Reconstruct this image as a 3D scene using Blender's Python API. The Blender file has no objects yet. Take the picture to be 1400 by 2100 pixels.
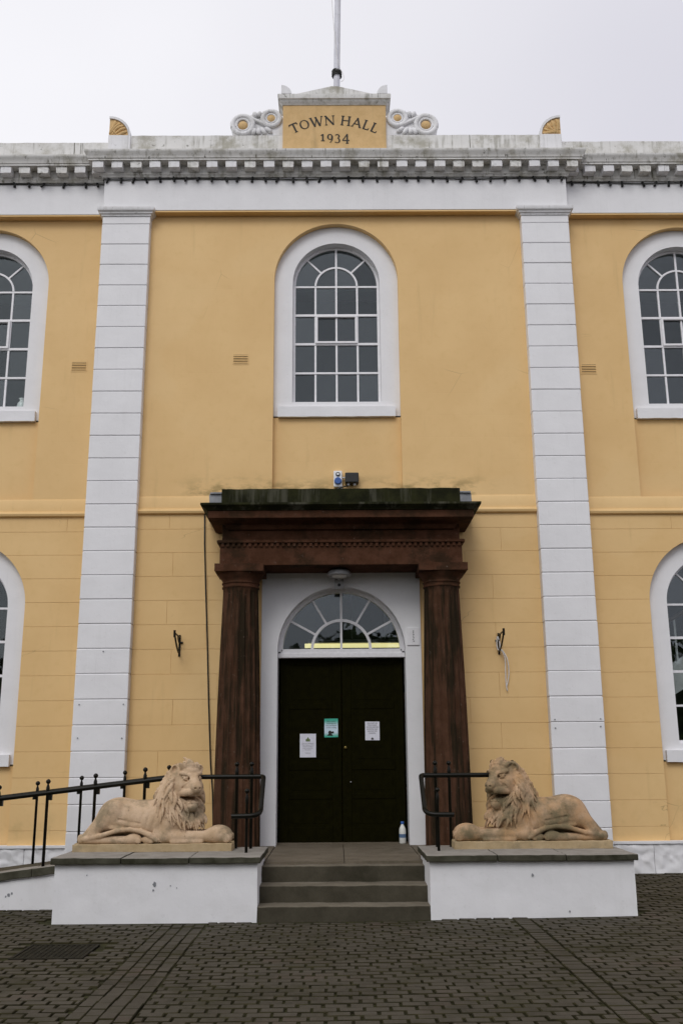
import bpy, bmesh, math, random
import numpy as np
from mathutils import Vector, Matrix, noise

# ------------------------------------------------------------------ camera, sky, sun, exposure
S = bpy.context.scene
COL = S.collection
R = math.radians
cam_data = bpy.data.cameras.new("camera"); cam = bpy.data.objects.new("camera", cam_data); COL.objects.link(cam); S.camera = cam
CAM = Vector((-0.0353, -12.65, 1.53)); PITCH, YAW, ROLL = R(14.18), R(0.4), R(0.4)
fw = Vector((math.sin(YAW)*math.cos(PITCH), math.cos(YAW)*math.cos(PITCH), math.sin(PITCH)))
r0 = Vector((math.cos(YAW), -math.sin(YAW), 0)); u0 = r0.cross(fw)
rt = r0*math.cos(ROLL)-u0*math.sin(ROLL); up = rt.cross(fw)
cam.matrix_world = Matrix(((rt.x, up.x, -fw.x, CAM.x), (rt.y, up.y, -fw.y, CAM.y), (rt.z, up.z, -fw.z, CAM.z), (0, 0, 0, 1)))
cam_data.sensor_fit = 'VERTICAL'; cam_data.sensor_height = 36; cam_data.lens = 36*1983/2100
cam_data.clip_end = 1500; cam_data.clip_start = .05

SUN_EL, SUN_AZ = R(45), R(-14)            # soft sun through cloud, behind the camera and a little left
W = bpy.data.worlds.new("World"); S.world = W; W.use_nodes = True
nt = W.node_tree; nt.nodes.clear()
wo = nt.nodes.new('ShaderNodeOutputWorld'); wm = nt.nodes.new('ShaderNodeMixShader')
b1 = nt.nodes.new('ShaderNodeBackground'); b2 = nt.nodes.new('ShaderNodeBackground')
sky = nt.nodes.new('ShaderNodeTexSky'); sky.sky_type = 'NISHITA'; sky.sun_disc = False
sky.sun_elevation = SUN_EL; sky.sun_rotation = R(180)+SUN_AZ
b1.inputs['Strength'].default_value = .1; nt.links.new(sky.outputs[0], b1.inputs['Color'])
tc = nt.nodes.new('ShaderNodeTexCoord'); mp = nt.nodes.new('ShaderNodeMapping'); mp.inputs['Location'].default_value = (3.1, .6, .45); mp.inputs['Scale'].default_value = (1, 1, 1.3)
nz = nt.nodes.new('ShaderNodeTexNoise'); nz.inputs['Scale'].default_value = 1.15; nz.inputs['Detail'].default_value = 4; nz.inputs['Roughness'].default_value = .42
rp = nt.nodes.new('ShaderNodeValToRGB'); e = rp.color_ramp.elements
e[0].position = .15; e[0].color = (.68, .67, .735, 1); e[1].position = .95; e[1].color = (1.12, 1.12, 1.13, 1)
m1 = e.new(.55); m1.color = (.84, .832, .875, 1)
sx = nt.nodes.new('ShaderNodeSeparateXYZ'); mr = nt.nodes.new('ShaderNodeMapRange'); mr.inputs[1].default_value = 1; mr.inputs[2].default_value = -1; mr.inputs[3].default_value = -.55; mr.inputs[4].default_value = .55   # cloud is thinner toward the left, where the sun is
ad = nt.nodes.new('ShaderNodeMath'); ad.operation = 'ADD'
nt.links.new(tc.outputs['Generated'], mp.inputs[0]); nt.links.new(mp.outputs[0], nz.inputs['Vector']); nt.links.new(tc.outputs['Generated'], sx.inputs[0]); nt.links.new(sx.outputs[0], mr.inputs[0])
nt.links.new(nz.outputs['Fac'], ad.inputs[0]); nt.links.new(mr.outputs[0], ad.inputs[1]); nt.links.new(ad.outputs[0], rp.inputs[0]); nt.links.new(rp.outputs[0], b2.inputs['Color'])
b2.inputs['Strength'].default_value = 1.08; wm.inputs[0].default_value = .94
nt.links.new(b1.outputs[0], wm.inputs[1]); nt.links.new(b2.outputs[0], wm.inputs[2]); nt.links.new(wm.outputs[0], wo.inputs[0])
sl = bpy.data.lights.new("sun", 'SUN'); sl.energy = 1.02; sl.angle = R(27); sl.color = (1, .985, .96)
so = bpy.data.objects.new("sun", sl); COL.objects.link(so); so.rotation_euler = (R(90)-SUN_EL, 0, SUN_AZ)
S.view_settings.view_transform = 'Standard'; S.view_settings.look = 'None'; S.view_settings.exposure = 0; S.view_settings.gamma = 1
S.view_settings.use_curve_mapping = False
rng = random.Random(7)

# ------------------------------------------------------------------ helpers
class MB:
    def __init__(s): s.v = []; s.f = []
    def add(s, v, f):
        o = len(s.v); s.v += [tuple(p) for p in v]; s.f += [tuple(i+o for i in q) for q in f]; return s
    def box(s, x0, x1, y0, y1, z0, z1):
        return s.add([(x0, y0, z0), (x1, y0, z0), (x1, y1, z0), (x0, y1, z0), (x0, y0, z1), (x1, y0, z1), (x1, y1, z1), (x0, y1, z1)],
                     [(0, 3, 2, 1), (4, 5, 6, 7), (0, 1, 5, 4), (1, 2, 6, 5), (2, 3, 7, 6), (3, 0, 4, 7)])
    def prism(s, poly, y0, y1, ch=0):
        """polygon in (x, z), extruded from y0 (front) to y1; ch chamfers the front edge"""
        n = len(poly)
        if ch:
            c = [sum(p[i] for p in poly)/n for i in (0, 1)]
            ar = sum(poly[i][0]*poly[(i+1) % n][1]-poly[(i+1) % n][0]*poly[i][1] for i in range(n)); sg = 1 if ar > 0 else -1
            ins = []
            for i in range(n):
                a, b, d = Vector(poly[i-1]), Vector(poly[i]), Vector(poly[(i+1) % n])
                e1 = (b-a).normalized(); e2 = (d-b).normalized(); n1 = Vector((-e1.y, e1.x))*sg; n2 = Vector((-e2.y, e2.x))*sg
                m = n1+n2; q = m.length_squared
                ins.append(tuple(b+m*(2*ch/q if q > .3 else ch)))
            v = [(p[0], y0, p[1]) for p in ins]+[(p[0], y0+ch, p[1]) for p in poly]+[(p[0], y1, p[1]) for p in poly]; L = 3
        else:
            v = [(p[0], y0, p[1]) for p in poly]+[(p[0], y1, p[1]) for p in poly]; L = 2
        f = [tuple(range(n)), tuple(range((L-1)*n, L*n))[::-1]]
        for k in range(L-1):
            for i in range(n):
                j = (i+1) % n; f.append((k*n+i, (k+1)*n+i, (k+1)*n+j, k*n+j))
        return s.add(v, f)
    def tube(s, pts, r, n=10, caps=True):
        pts = [Vector(p) for p in pts]; m = len(pts); rs = r if isinstance(r, (list, tuple)) else [r]*m
        ref = None; v = []
        for i, p in enumerate(pts):
            t = (pts[min(i+1, m-1)]-pts[max(i-1, 0)]).normalized()
            if ref is None: ref = t.orthogonal().normalized()
            ref = (ref-t*ref.dot(t)); ref = ref.normalized() if ref.length > 1e-5 else t.orthogonal().normalized()
            b = t.cross(ref)
            for k in range(n):
                a = 2*math.pi*k/n; v.append(p+(ref*math.cos(a)+b*math.sin(a))*rs[i])
        f = [(i*n+k, i*n+(k+1) % n, (i+1)*n+(k+1) % n, (i+1)*n+k) for i in range(m-1) for k in range(n)]
        if caps: f += [tuple(range(n))[::-1], tuple(range((m-1)*n, m*n))]
        return s.add(v, f)
    def lathe(s, prof, cx, cy, n=24, fn=None):
        """profile of (radius, z); fn(angle, radius, z) may modulate the radius"""
        v = []
        for r, z in prof:
            for k in range(n):
                a = 2*math.pi*k/n; q = fn(a, r, z) if fn else r
                v.append((cx+q*math.cos(a), cy+q*math.sin(a), z))
        m = len(prof)
        f = [(i*n+k, i*n+(k+1) % n, (i+1)*n+(k+1) % n, (i+1)*n+k) for i in range(m-1) for k in range(n)]
        f += [tuple(range(n))[::-1], tuple(range((m-1)*n, m*n))]
        return s.add(v, f)
    def sweep(s, prof, path, close=True):
        """profile of (out, z) carried along a plan polyline with mitred corners; 'out' is to the right-hand side of travel"""
        n = len(path); v = []
        for i, (x, y) in enumerate(path):
            p = Vector((x, y)); nn = []
            if i > 0: d = (p-Vector(path[i-1])).normalized(); nn.append(Vector((d.y, -d.x)))
            if i < n-1: d = (Vector(path[i+1])-p).normalized(); nn.append(Vector((d.y, -d.x)))
            m = nn[0] if len(nn) == 1 else (nn[0]+nn[1])/(1+nn[0].dot(nn[1]))
            v += [(x+m.x*o, y+m.y*o, z) for o, z in prof]
        k = len(prof)
        f = [(i*k+j, (i+1)*k+j, (i+1)*k+(j+1) % k, i*k+(j+1) % k) for i in range(n-1) for j in range(k if close else k-1)]
        if close: f += [tuple(range(k)), tuple(range((n-1)*k, n*k))[::-1]]
        return s.add(v, f)
    def gbox(s, x0, x1, y0, y1, z0, z1, seg=.06, amp=.003, freq=9., keep=()):
        """a box with subdivided, slightly uneven faces; keep names faces ('x0' ...) that stay put"""
        lo = (x0, y0, z0); hi = (x1, y1, z1); n = [max(1, round((hi[i]-lo[i])/seg)) for i in range(3)]; idx = {}; base = len(s.v)
        def vid(i, j, k):
            if (i, j, k) not in idx:
                p = Vector([lo[a]+(hi[a]-lo[a])*q/n[a] for a, q in enumerate((i, j, k))])
                d = noise.noise_vector(p*freq)*amp+noise.noise_vector(p*freq*2.7)*amp*.5
                for a, q in enumerate((i, j, k)):
                    if (q == 0 and 'xyz'[a]+'0' in keep) or (q == n[a] and 'xyz'[a]+'1' in keep): d[a] = 0
                idx[(i, j, k)] = len(s.v); s.v.append(tuple(p+d))
            return idx[(i, j, k)]
        for a in range(3):
            b, c = (a+1) % 3, (a+2) % 3
            for end in (0, n[a]):
                for i in range(n[b]):
                    for j in range(n[c]):
                        q = []
                        for di, dj in ((0, 0), (1, 0), (1, 1), (0, 1)):
                            t = [0, 0, 0]; t[a] = end; t[b] = i+di; t[c] = j+dj; q.append(vid(*t))
                        s.f.append(tuple(q if end else q[::-1]))
        return s
    def mesh(s, name, m, smooth=False):
        me = bpy.data.meshes.new(name); me.from_pydata(s.v, [], s.f)
        bm = bmesh.new(); bm.from_mesh(me); bmesh.ops.recalc_face_normals(bm, faces=bm.faces); bm.to_mesh(me); bm.free()
        if m: me.materials.append(m)
        if smooth: me.shade_smooth()
        return me
    def build(s, name, m, parent=None, smooth=False, bevel=0, seg=2, auto=None):
        o = bpy.data.objects.new(name, s.mesh(name, m, smooth)); put(o, parent)
        if bevel:
            md = o.modifiers.new('bevel', 'BEVEL'); md.width = bevel; md.segments = seg; md.limit_method = 'ANGLE'; md.angle_limit = R(40)
        if auto is not None:
            o.data.shade_smooth(); o.data.set_sharp_from_angle(angle=R(auto))
        return o

def put(o, parent=None):
    COL.objects.link(o)
    if parent is not None:
        o.parent = parent; o.matrix_parent_inverse = Matrix.Translation(-WORLD_LOC.get(parent.name, Vector((0, 0, 0))))
    return o
WORLD_LOC = {}
def thing(name, label, cat, loc, group=None):
    o = bpy.data.objects.new(name, None); COL.objects.link(o); o.location = loc; o.empty_display_size = .1
    WORLD_LOC[o.name] = Vector(loc)
    o['label'] = label; o['category'] = cat
    if group: o['group'] = group
    return o
def tag(o, label, cat, group=None):
    o['label'] = label; o['category'] = cat
    if group: o['group'] = group
    return o
def struct(o): o['kind'] = 'structure'; return o

# ------------------------------------------------------------------ materials
class NT:
    def __init__(s, name):
        s.m = bpy.data.materials.new(name); s.m.use_nodes = True; s.t = s.m.node_tree; s.b = s.t.nodes['Principled BSDF']
        s.pos = s.t.nodes.new('ShaderNodeNewGeometry').outputs['Position']
    def n(s, typ, **kw):
        q = s.t.nodes.new(typ)
        for k, v in kw.items(): setattr(q, k, v)
        return q
    def put(s, sock, v):
        if hasattr(v, 'is_output'): s.t.links.new(v, sock)
        else: sock.default_value = v if not isinstance(v, tuple) or len(v) != 3 or sock.type != 'RGBA' else (*v, 1)
    def map(s, scale, loc=(0, 0, 0), src=None):
        q = s.n('ShaderNodeMapping'); s.put(q.inputs[0], src or s.pos); q.inputs['Scale'].default_value = scale; q.inputs['Location'].default_value = loc; return q.outputs[0]
    def noise(s, scale, detail=3, rough=.55, vec=None):
        q = s.n('ShaderNodeTexNoise'); s.put(q.inputs['Vector'], vec or s.pos); q.inputs['Scale'].default_value = scale; q.inputs['Detail'].default_value = detail; q.inputs['Roughness'].default_value = rough; return q.outputs['Fac']
    def ramp(s, fac, a, b, c0=0., c1=1.):
        q = s.n('ShaderNodeMapRange'); s.put(q.inputs[0], fac); q.inputs[1].default_value = a; q.inputs[2].default_value = b; q.inputs[3].default_value = c0; q.inputs[4].default_value = c1; q.interpolation_type = 'SMOOTHSTEP'; return q.outputs[0]
    def math(s, op, a, b=0.):
        q = s.n('ShaderNodeMath', operation=op); s.put(q.inputs[0], a); s.put(q.inputs[1], b); return q.outputs[0]
    def mix(s, fac, a, b, mode='MIX'):
        q = s.n('ShaderNodeMix', data_type='RGBA', blend_type=mode); s.put(q.inputs[0], fac); s.put(q.inputs[6], a); s.put(q.inputs[7], b); return q.outputs[2]
    def xyz(s):
        q = s.n('ShaderNodeSeparateXYZ'); s.put(q.inputs[0], s.pos); return q.outputs
    def bump(s, h, strength=.3, dist=.01, prev=None):
        q = s.n('ShaderNodeBump'); s.put(q.inputs['Height'], h); q.inputs['Strength'].default_value = strength; q.inputs['Distance'].default_value = dist
        if prev: s.put(q.inputs['Normal'], prev)
        return q.outputs[0]
    def done(s, col, rough=.8, nrm=None, spec=.3, metal=0.):
        s.put(s.b.inputs['Base Color'], col); s.put(s.b.inputs['Roughness'], rough); s.b.inputs['Specular IOR Level'].default_value = spec; s.b.inputs['Metallic'].default_value = metal
        if nrm: s.put(s.b.inputs['Normal'], nrm)
        return s.m

def mat_plain(name, c, rough=.6, spec=.4, var=.15, scale=30., bump=.0, metal=0.):
    t = NT(name); f = t.noise(scale, 4)
    dark = tuple(q*(1-var) for q in c); lite = tuple(min(1, q*(1+var)) for q in c)
    col = t.mix(t.ramp(f, .3, .7), dark, lite)
    return t.done(col, rough, t.bump(t.noise(scale*3), bump, .005) if bump else None, spec, metal)

def mat_yellow(name, joints=False):
    t = NT(name); x, y, z = t.xyz()
    base = t.mix(t.ramp(t.noise(1.1, 4), .3, .7), (.722, .48, .213), (.772, .525, .243))
    base = t.mix(t.math('MULTIPLY', t.ramp(t.noise(9, 5), .5, .75), .25), base, (.66, .43, .17))
    base = t.mix(t.math('MULTIPLY', t.ramp(t.noise(.55, 2, .4), .56, .6), .22), base, (.76, .54, .27))
    vo = t.n('ShaderNodeTexVoronoi', feature='DISTANCE_TO_EDGE'); t.put(vo.inputs['Vector'], t.mix(.12, t.pos, t.n('ShaderNodeTexNoise').outputs['Color'])); vo.inputs['Scale'].default_value = .75
    crack = t.math('MULTIPLY', t.ramp(vo.outputs['Distance'], .0035, .0008), t.ramp(t.noise(.8, 2), .56, .66)); base = t.mix(t.math('MULTIPLY', crack, .5), base, (.3, .2, .08))
    # rain streaks and patches of green algae above the portico and along ledges
    st = t.noise(1, 4, .6, t.map((7, 7, .7)))
    base = t.mix(t.math('MULTIPLY', t.ramp(st, .58, .78), .22), base, (.46, .31, .13))
    zone = t.math('MULTIPLY', t.ramp(z, 4.92, 5.0), t.ramp(z, 5.32, 5.0)); xz = t.math('MULTIPLY', t.ramp(x, -2.3, -1.7), t.ramp(x, 2.3, 1.7))
    alg = t.math('MULTIPLY', t.math('MULTIPLY', zone, xz), t.ramp(t.noise(3.2, 5, .65, t.map((1, 1, 2.2))), .42, .66))
    base = t.mix(t.math('MULTIPLY', alg, .75), base, (.17, .13, .035))
    low = t.math('MULTIPLY', t.ramp(z, 1.2, .5), t.ramp(t.noise(4, 5, .6), .5, .75)); base = t.mix(t.math('MULTIPLY', low, .3), base, (.36, .27, .11))
    h = t.bump(t.noise(70, 3), .12, .004); h = t.bump(t.noise(5, 3), .15, .02, h)
    if joints:
        br = t.n('ShaderNodeTexBrick'); t.put(br.inputs['Vector'], t.map((1, 1, 1), (.21, -.006, 0), None))
        cb = t.n('ShaderNodeCombineXYZ'); t.put(cb.inputs[0], x); t.put(cb.inputs[1], t.math('SUBTRACT', z, .006)); t.put(br.inputs['Vector'], cb.outputs[0])
        br.inputs['Scale'].default_value = 1; br.inputs['Brick Width'].default_value = .86; br.inputs['Row Height'].default_value = .321; br.inputs['Mortar Size'].default_value = .0035; br.inputs['Mortar Smooth'].default_value = .4
        br.inputs['Color1'].default_value = br.inputs['Color2'].default_value = (1, 1, 1, 1); br.inputs['Mortar'].default_value = (0, 0, 0, 1)
        g = t.n('ShaderNodeRGBToBW'); t.put(g.inputs[0], br.outputs['Color'])
        vis = t.ramp(t.noise(.9, 2), .42, .62)
        hh = t.math('MULTIPLY', g.outputs[0], vis)
        h = t.bump(t.math('SUBTRACT', g.outputs[0], t.math('MULTIPLY', g.outputs[0], t.math('SUBTRACT', 1., vis))), .35, .003, h)
    return t.done(base, .62, h, .3)

def mat_white(name, dirt=0., streak=0., c=(.79, .785, .80)):
    t = NT(name); x, y, z = t.xyz()
    base = t.mix(t.ramp(t.noise(2.2, 4), .3, .7), tuple(q*.95 for q in c), c)
    base = t.mix(t.math('MULTIPLY', t.ramp(t.noise(26, 4), .62, .75), .18), base, (.5, .48, .44))
    if streak:
        s1 = t.ramp(t.noise(1, 5, .6, t.map((16, 16, .9))), .47, .72); s2 = t.ramp(t.noise(3.5, 4), .35, .7)
        base = t.mix(t.math('MULTIPLY', t.math('MULTIPLY', s1, s2), streak), base, (.16, .15, .105))
        s3 = t.ramp(t.noise(1, 3, .5, t.map((30, 30, .5), (5, 2, 1))), .66, .72); base = t.mix(t.math('MULTIPLY', s3, streak*.9), base, (.06, .055, .035))
    if dirt:
        d = t.ramp(t.noise(2.6, 6, .68), .45, .7); base = t.mix(t.math('MULTIPLY', d, dirt), base, (.30, .28, .21))
        d2 = t.ramp(t.noise(9, 6, .7), .6, .7); base = t.mix(t.math('MULTIPLY', d2, dirt), base, (.07, .065, .04))
    h = t.bump(t.noise(55, 3), .15, .004); h = t.bump(t.noise(6, 3), .2, .02, h)
    return t.done(base, .6, h, .3)

def mat_stone(name, c, c2, stain, rough=.85, sc=6., stain_amt=.6, streak=False, bump=.3, spec=.25, lo=.5, hi=.72, fleck=None):
    t = NT(name)
    base = t.mix(t.ramp(t.noise(sc, 6, .65), .3, .7), c, c2)
    base = t.mix(t.math('MULTIPLY', t.ramp(t.noise(sc*9, 4, .7), .5, .8), .35), base, tuple(q*.55 for q in c))
    v = t.map((6, 6, .55)) if streak else t.pos
    base = t.mix(t.math('MULTIPLY', t.ramp(t.noise(1 if streak else sc*.45, 6, .68, v), lo, hi), stain_amt), base, stain)
    if fleck: base = t.mix(t.math('MULTIPLY', t.ramp(t.noise(17, 6, .72), .62, .70), .7), base, fleck)
    h = t.bump(t.noise(120, 3), bump*.5, .003); h = t.bump(t.noise(sc*3, 6, .7), bump, .012, h)
    return t.done(base, rough, h, spec)

M = {}
M['yellow'] = mat_yellow('yellow_masonry_paint'); M['yellow_upper'] = mat_yellow('yellow_masonry_paint_jointed', True)
M['white'] = mat_white('white_masonry_paint', .02, .05, (.80, .795, .81)); M['white_plinth'] = mat_white('white_plinth_paint', .08, .04)
M['white_old'] = mat_white('weathered_white_paint', .8, 1.0, (.73, .72, .70)); M['white_mid'] = mat_white('lightly_weathered_white_paint', .28, .35)
M['white_wood'] = mat_plain('white_gloss_woodwork', (.80, .79, .81), .35, .45, .04, 20)
M['ochre'] = mat_stone('ochre_painted_stone', (.60, .40, .18), (.68, .46, .22), (.25, .19, .1), .7, 7, .5, True, .15, lo=.52, hi=.8)
M['red'] = mat_stone('red_sandstone', (.058, .027, .014), (.09, .044, .026), (.014, .012, .006), .88, 5, .85, True, .5, .1, lo=.43, hi=.58, fleck=(.16, .12, .095))
M['red_plain'] = mat_stone('red_sandstone_entablature', (.056, .0235, .0115), (.092, .041, .0235), (.018, .013, .0065), .88, 6, .65, False, .5, .1, lo=.46, hi=.62, fleck=(.17, .13, .105))
M['moss_stone'] = mat_stone('mossy_blackened_stone', (.009, .0095, .0035), (.026, .027, .009), (.085, .082, .06), .9, 4, .7, True, .5, .12, lo=.5, hi=.66)
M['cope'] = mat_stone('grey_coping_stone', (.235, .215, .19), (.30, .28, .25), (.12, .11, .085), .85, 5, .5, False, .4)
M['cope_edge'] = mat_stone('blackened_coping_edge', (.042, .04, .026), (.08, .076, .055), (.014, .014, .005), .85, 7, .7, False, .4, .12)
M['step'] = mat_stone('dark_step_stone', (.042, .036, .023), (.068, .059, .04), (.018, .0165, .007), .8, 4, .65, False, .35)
M['landing'] = mat_stone('worn_landing_flag', (.12, .098, .068), (.165, .137, .1), (.045, .038, .022), .75, 3, .6, False, .3)
M['tread'] = mat_stone('pale_step_tread', (.13, .112, .083), (.18, .157, .12), (.06, .053, .036), .75, 4, .5, False, .3, .15)  # paler stone for the upward faces of the steps
M['lion'] = mat_stone('buff_cast_stone', (.48, .335, .205), (.60, .44, .30), (.2, .165, .105), .9, 6.5, .75, False, .5, .12, lo=.46, hi=.62, fleck=(.07, .06, .035))
M['lion_r'] = mat_stone('tawny_cast_stone', (.47, .285, .145), (.52, .36, .235), (.14, .12, .07), .9, 4.5, .9, False, .5, .12, lo=.42, hi=.64, fleck=(.06, .052, .03))
M['lion_base'] = mat_stone('buff_cast_stone_slab', (.38, .28, .155), (.46, .35, .21), (.16, .14, .09), .85, 8, .6, False, .4)
M['iron'] = mat_plain('black_gloss_iron', (.005, .0045, .002), .35, .2, .3, 60, .15)
M['black'] = mat_plain('black_plastic', (.012, .012, .011), .45, .4, .2, 40)
M['cable'] = mat_plain('black_cable', (.008, .008, .006), .5, .4, .2, 40)
M['door'] = mat_plain('black_door_paint', (.0068, .0062, .0008), .75, .03, .2, 12, .05)
M['lead'] = mat_stone('grey_lead_flashing', (.2, .21, .225), (.28, .29, .305), (.12, .12, .12), .55, 8, .5, False, .2, .4)
M['ink'] = mat_plain('black_sign_paint', (.02, .019, .016), .6, .3, .2, 30)
M['brass'] = mat_plain('dull_brass', (.25, .19, .06), .4, .5, .2, 40, 0, .8)
M['grey_metal'] = mat_plain('grey_painted_metal', (.34, .34, .35), .45, .5, .12, 30)
M['pole'] = mat_plain('pale_flagpole_paint', (.62, .62, .68), .4, .4, .06, 8)
M['rope'] = mat_plain('pale_rope', (.74, .72, .7), .8, .2, .15, 90)
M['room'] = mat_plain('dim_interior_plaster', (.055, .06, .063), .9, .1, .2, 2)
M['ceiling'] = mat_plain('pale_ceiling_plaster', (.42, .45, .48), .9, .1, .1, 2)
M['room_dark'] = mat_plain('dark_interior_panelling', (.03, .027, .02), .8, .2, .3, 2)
M['ceramic'] = mat_plain('white_ceramic', (.78, .78, .78), .2, .5, .03, 9)
M['brown_wood'] = mat_plain('brown_handrail_wood', (.09, .05, .025), .4, .4, .25, 20)
M['blue'] = mat_plain('blue_plastic', (.02, .09, .33), .4, .5, .08, 20)
M['drain'] = mat_plain('dark_cast_iron_cover', (.02, .0175, .011), .8, .12, .35, 14, .3)
M['paper'] = mat_plain('white_paper', (.74, .74, .82), .7, .2, .03, 20)
M['print_grey'] = mat_plain('grey_print', (.16, .16, .16), .8, .1, .1, 20); M['print_green'] = mat_plain('olive_print', (.16, .21, .1), .8, .1, .1, 20)
def mat_green_sheet():
    t = NT('green_and_white_notice_print'); x, y, z = t.xyz()
    g = t.math('MAXIMUM', t.ramp(z, 1.905, 1.995), t.ramp(z, 1.84, 1.775)); c = t.mix(g, (.62, .75, .85), (.05, .42, .3)); return t.done(c, .5, None, .4)
M['green_sheet'] = mat_green_sheet()
def mat_glass():
    t = NT('window_glass'); nd = t.t.nodes; out = nd['Material Output']; nd.remove(t.b)
    tr = t.n('ShaderNodeBsdfTransparent'); tr.inputs[0].default_value = (.9, .93, .92, 1); gl = t.n('ShaderNodeBsdfGlossy'); gl.inputs['Roughness'].default_value = .015; gl.inputs['Color'].default_value = (.88, .95, 1, 1)
    fr = t.n('ShaderNodeFresnel'); bf = t.n('ShaderNodeNewGeometry'); t.put(fr.inputs['IOR'], t.ramp(bf.outputs['Backfacing'], 0, 1, 1.52, 1/1.52))   # plain sheet glass: same reflectance from both faces
    mx = t.n('ShaderNodeMixShader')
    t.put(gl.inputs['Normal'], t.bump(t.noise(2.2, 2), .03, .05))
    oi = t.n('ShaderNodeObjectInfo'); t.put(mx.inputs[0], t.math('MULTIPLY', fr.outputs[0], t.ramp(oi.outputs['Random'], 0, 1, .95, 1.55))); t.put(mx.inputs[1], tr.outputs[0]); t.put(mx.inputs[2], gl.outputs[0]); t.put(out.inputs[0], mx.outputs[0]); return t.m
M['glass'] = mat_glass()
def mat_emit(name, c, k):
    t = NT(name); t.b.inputs['Emission Color'].default_value = (*c, 1); t.b.inputs['Emission Strength'].default_value = k; return t.done(c, .5)
M['tube'] = mat_emit('lit_fluorescent_tube', (1., .88, .42), 1.0)
def mat_bottle():
    t = NT('milk_bottle_plastic'); z = t.xyz()[2]; band = t.math('MULTIPLY', t.ramp(z, .535, .54), t.ramp(z, .585, .58)); return t.done(t.mix(band, (.72, .72, .68), (.1, .17, .3)), .35, None, .4)
M['bottle'] = mat_bottle()
def mat_paver():
    t = NT('tumbled_grey_paver'); oi = t.n('ShaderNodeObjectInfo')
    base = t.mix(t.ramp(t.noise(2.2, 3), .3, .7), (.038, .032, .0215), (.06, .052, .038))
    cell = t.n('ShaderNodeTexWhiteNoise', noise_dimensions='2D'); v = t.n('ShaderNodeVectorMath', operation='FLOOR'); t.put(v.inputs[0], t.map((6.13, 9.8, 0))); t.put(cell.inputs['Vector'], v.outputs[0])
    base = t.mix(t.math('MULTIPLY', cell.outputs['Value'], .5), base, (.08, .068, .052))
    base = t.mix(t.math('MULTIPLY', t.ramp(t.noise(1.3, 4, .6), .56, .7), .5), base, (.085, .06, .046))
    base = t.mix(t.ramp(t.noise(260, 2, .6), .62, .74), base, (.17, .155, .13)); base = t.mix(t.math('MULTIPLY', t.ramp(t.noise(190, 2, .6), .6, .75), .6), base, (.016, .014, .01))
    base = t.mix(t.math('MULTIPLY', t.ramp(t.noise(1.5, 6, .72), .48, .68), .65), base, (.027, .0245, .009))
    h = t.bump(t.noise(230, 3), .5, .003); h = t.bump(t.noise(22, 4), .4, .008, h)
    return t.done(base, .82, h, .18)
M['paver'] = mat_paver()
def mat_ground():
    t = NT('mossy_joint_sand'); x, y, z = t.xyz()
    a = t.mix(t.ramp(t.noise(7, 5, .7), .35, .65), (.016, .014, .006), (.034, .034, .008)); far = t.mix(t.noise(20, 4), (.045, .043, .04), (.06, .058, .055))
    inn = t.math('MULTIPLY', t.math('MULTIPLY', t.ramp(x, -6.6, -6.4), t.ramp(x, 6.6, 6.4)), t.ramp(y, -10.2, -10.0))
    return t.done(t.mix(inn, far, a), .95, t.bump(t.noise(90, 3), .6, .006), .2)
M['ground'] = mat_ground()
M['joint'] = mat_plain('mossy_paver_edge', (.029, .0255, .0125), .95, .1, .45, 6, .3)
M['leaf'] = mat_plain('tree_leaves', (.05, .075, .022), .6, .3, .45, 1.5); M['bark'] = mat_plain('tree_bark', (.07, .055, .04), .9, .2, .3, 6, .5)

# ------------------------------------------------------------------ ground
def gz(x, y): return .022*max(0., y+2.7)+.012*max(0., x)
g = MB(); xs = [-300, -60, -20, -8]+[-6+.5*i for i in range(25)]+[8, 20, 60, 300]; ys = [-300, -80, -30, -14]+[-10+.5*i for i in range(21)]+[1, 9, 60, 300]
for y in ys:
    for x in xs: g.v.append((x, y, gz(min(x, 8), min(y, 1))-.014))
for j in range(len(ys)-1):
    for i in range(len(xs)-1): g.f.append((j*len(xs)+i, j*len(xs)+i+1, (j+1)*len(xs)+i+1, (j+1)*len(xs)+i))
ground = struct(g.build('ground', M['ground']))

# ------------------------------------------------------------------ the town hall
HALL = thing('town_hall', 'yellow and white classical town hall with a dark red sandstone portico', 'building', (0, 0, .1))
PX0, PX1 = 2.68, 3.365; YS = .13                 # pilaster edges; plane of the side bays behind the centre bay (y = 0)
CO = .321; J0 = .969-.321*3

def arched_wall(mb, x0, x1, z0, z1, cx, r, zs, y, depth, n=36):
    """wall face with an arched opening that reaches its foot, and the reveal of that opening"""
    A = [(cx-r*math.cos(math.pi*i/n), zs+r*math.sin(math.pi*i/n)) for i in range(n+1)]
    q = lambda a, b, c, d: mb.add([(p[0], y, p[1]) for p in (a, b, c, d)], [(0, 1, 2, 3)])
    q((x0, z0), (cx-r, z0), (cx-r, zs), (x0, zs)); q((cx+r, z0), (x1, z0), (x1, zs), (cx+r, zs))
    q((x0, zs), (cx-r, zs), (cx-r, z1), (x0, z1)); q((cx+r, zs), (x1, zs), (x1, z1), (cx+r, z1))
    for a, b in zip(A, A[1:]): q(a, b, (b[0], z1), (a[0], z1))
    P = [(cx-r, z0)]+A+[(cx+r, z0)]
    for a, b in zip(P, P[1:]): mb.add([(a[0], y, a[1]), (b[0], y, b[1]), (b[0], y+depth, b[1]), (a[0], y+depth, a[1])], [(0, 1, 2, 3)])
    return mb
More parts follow.
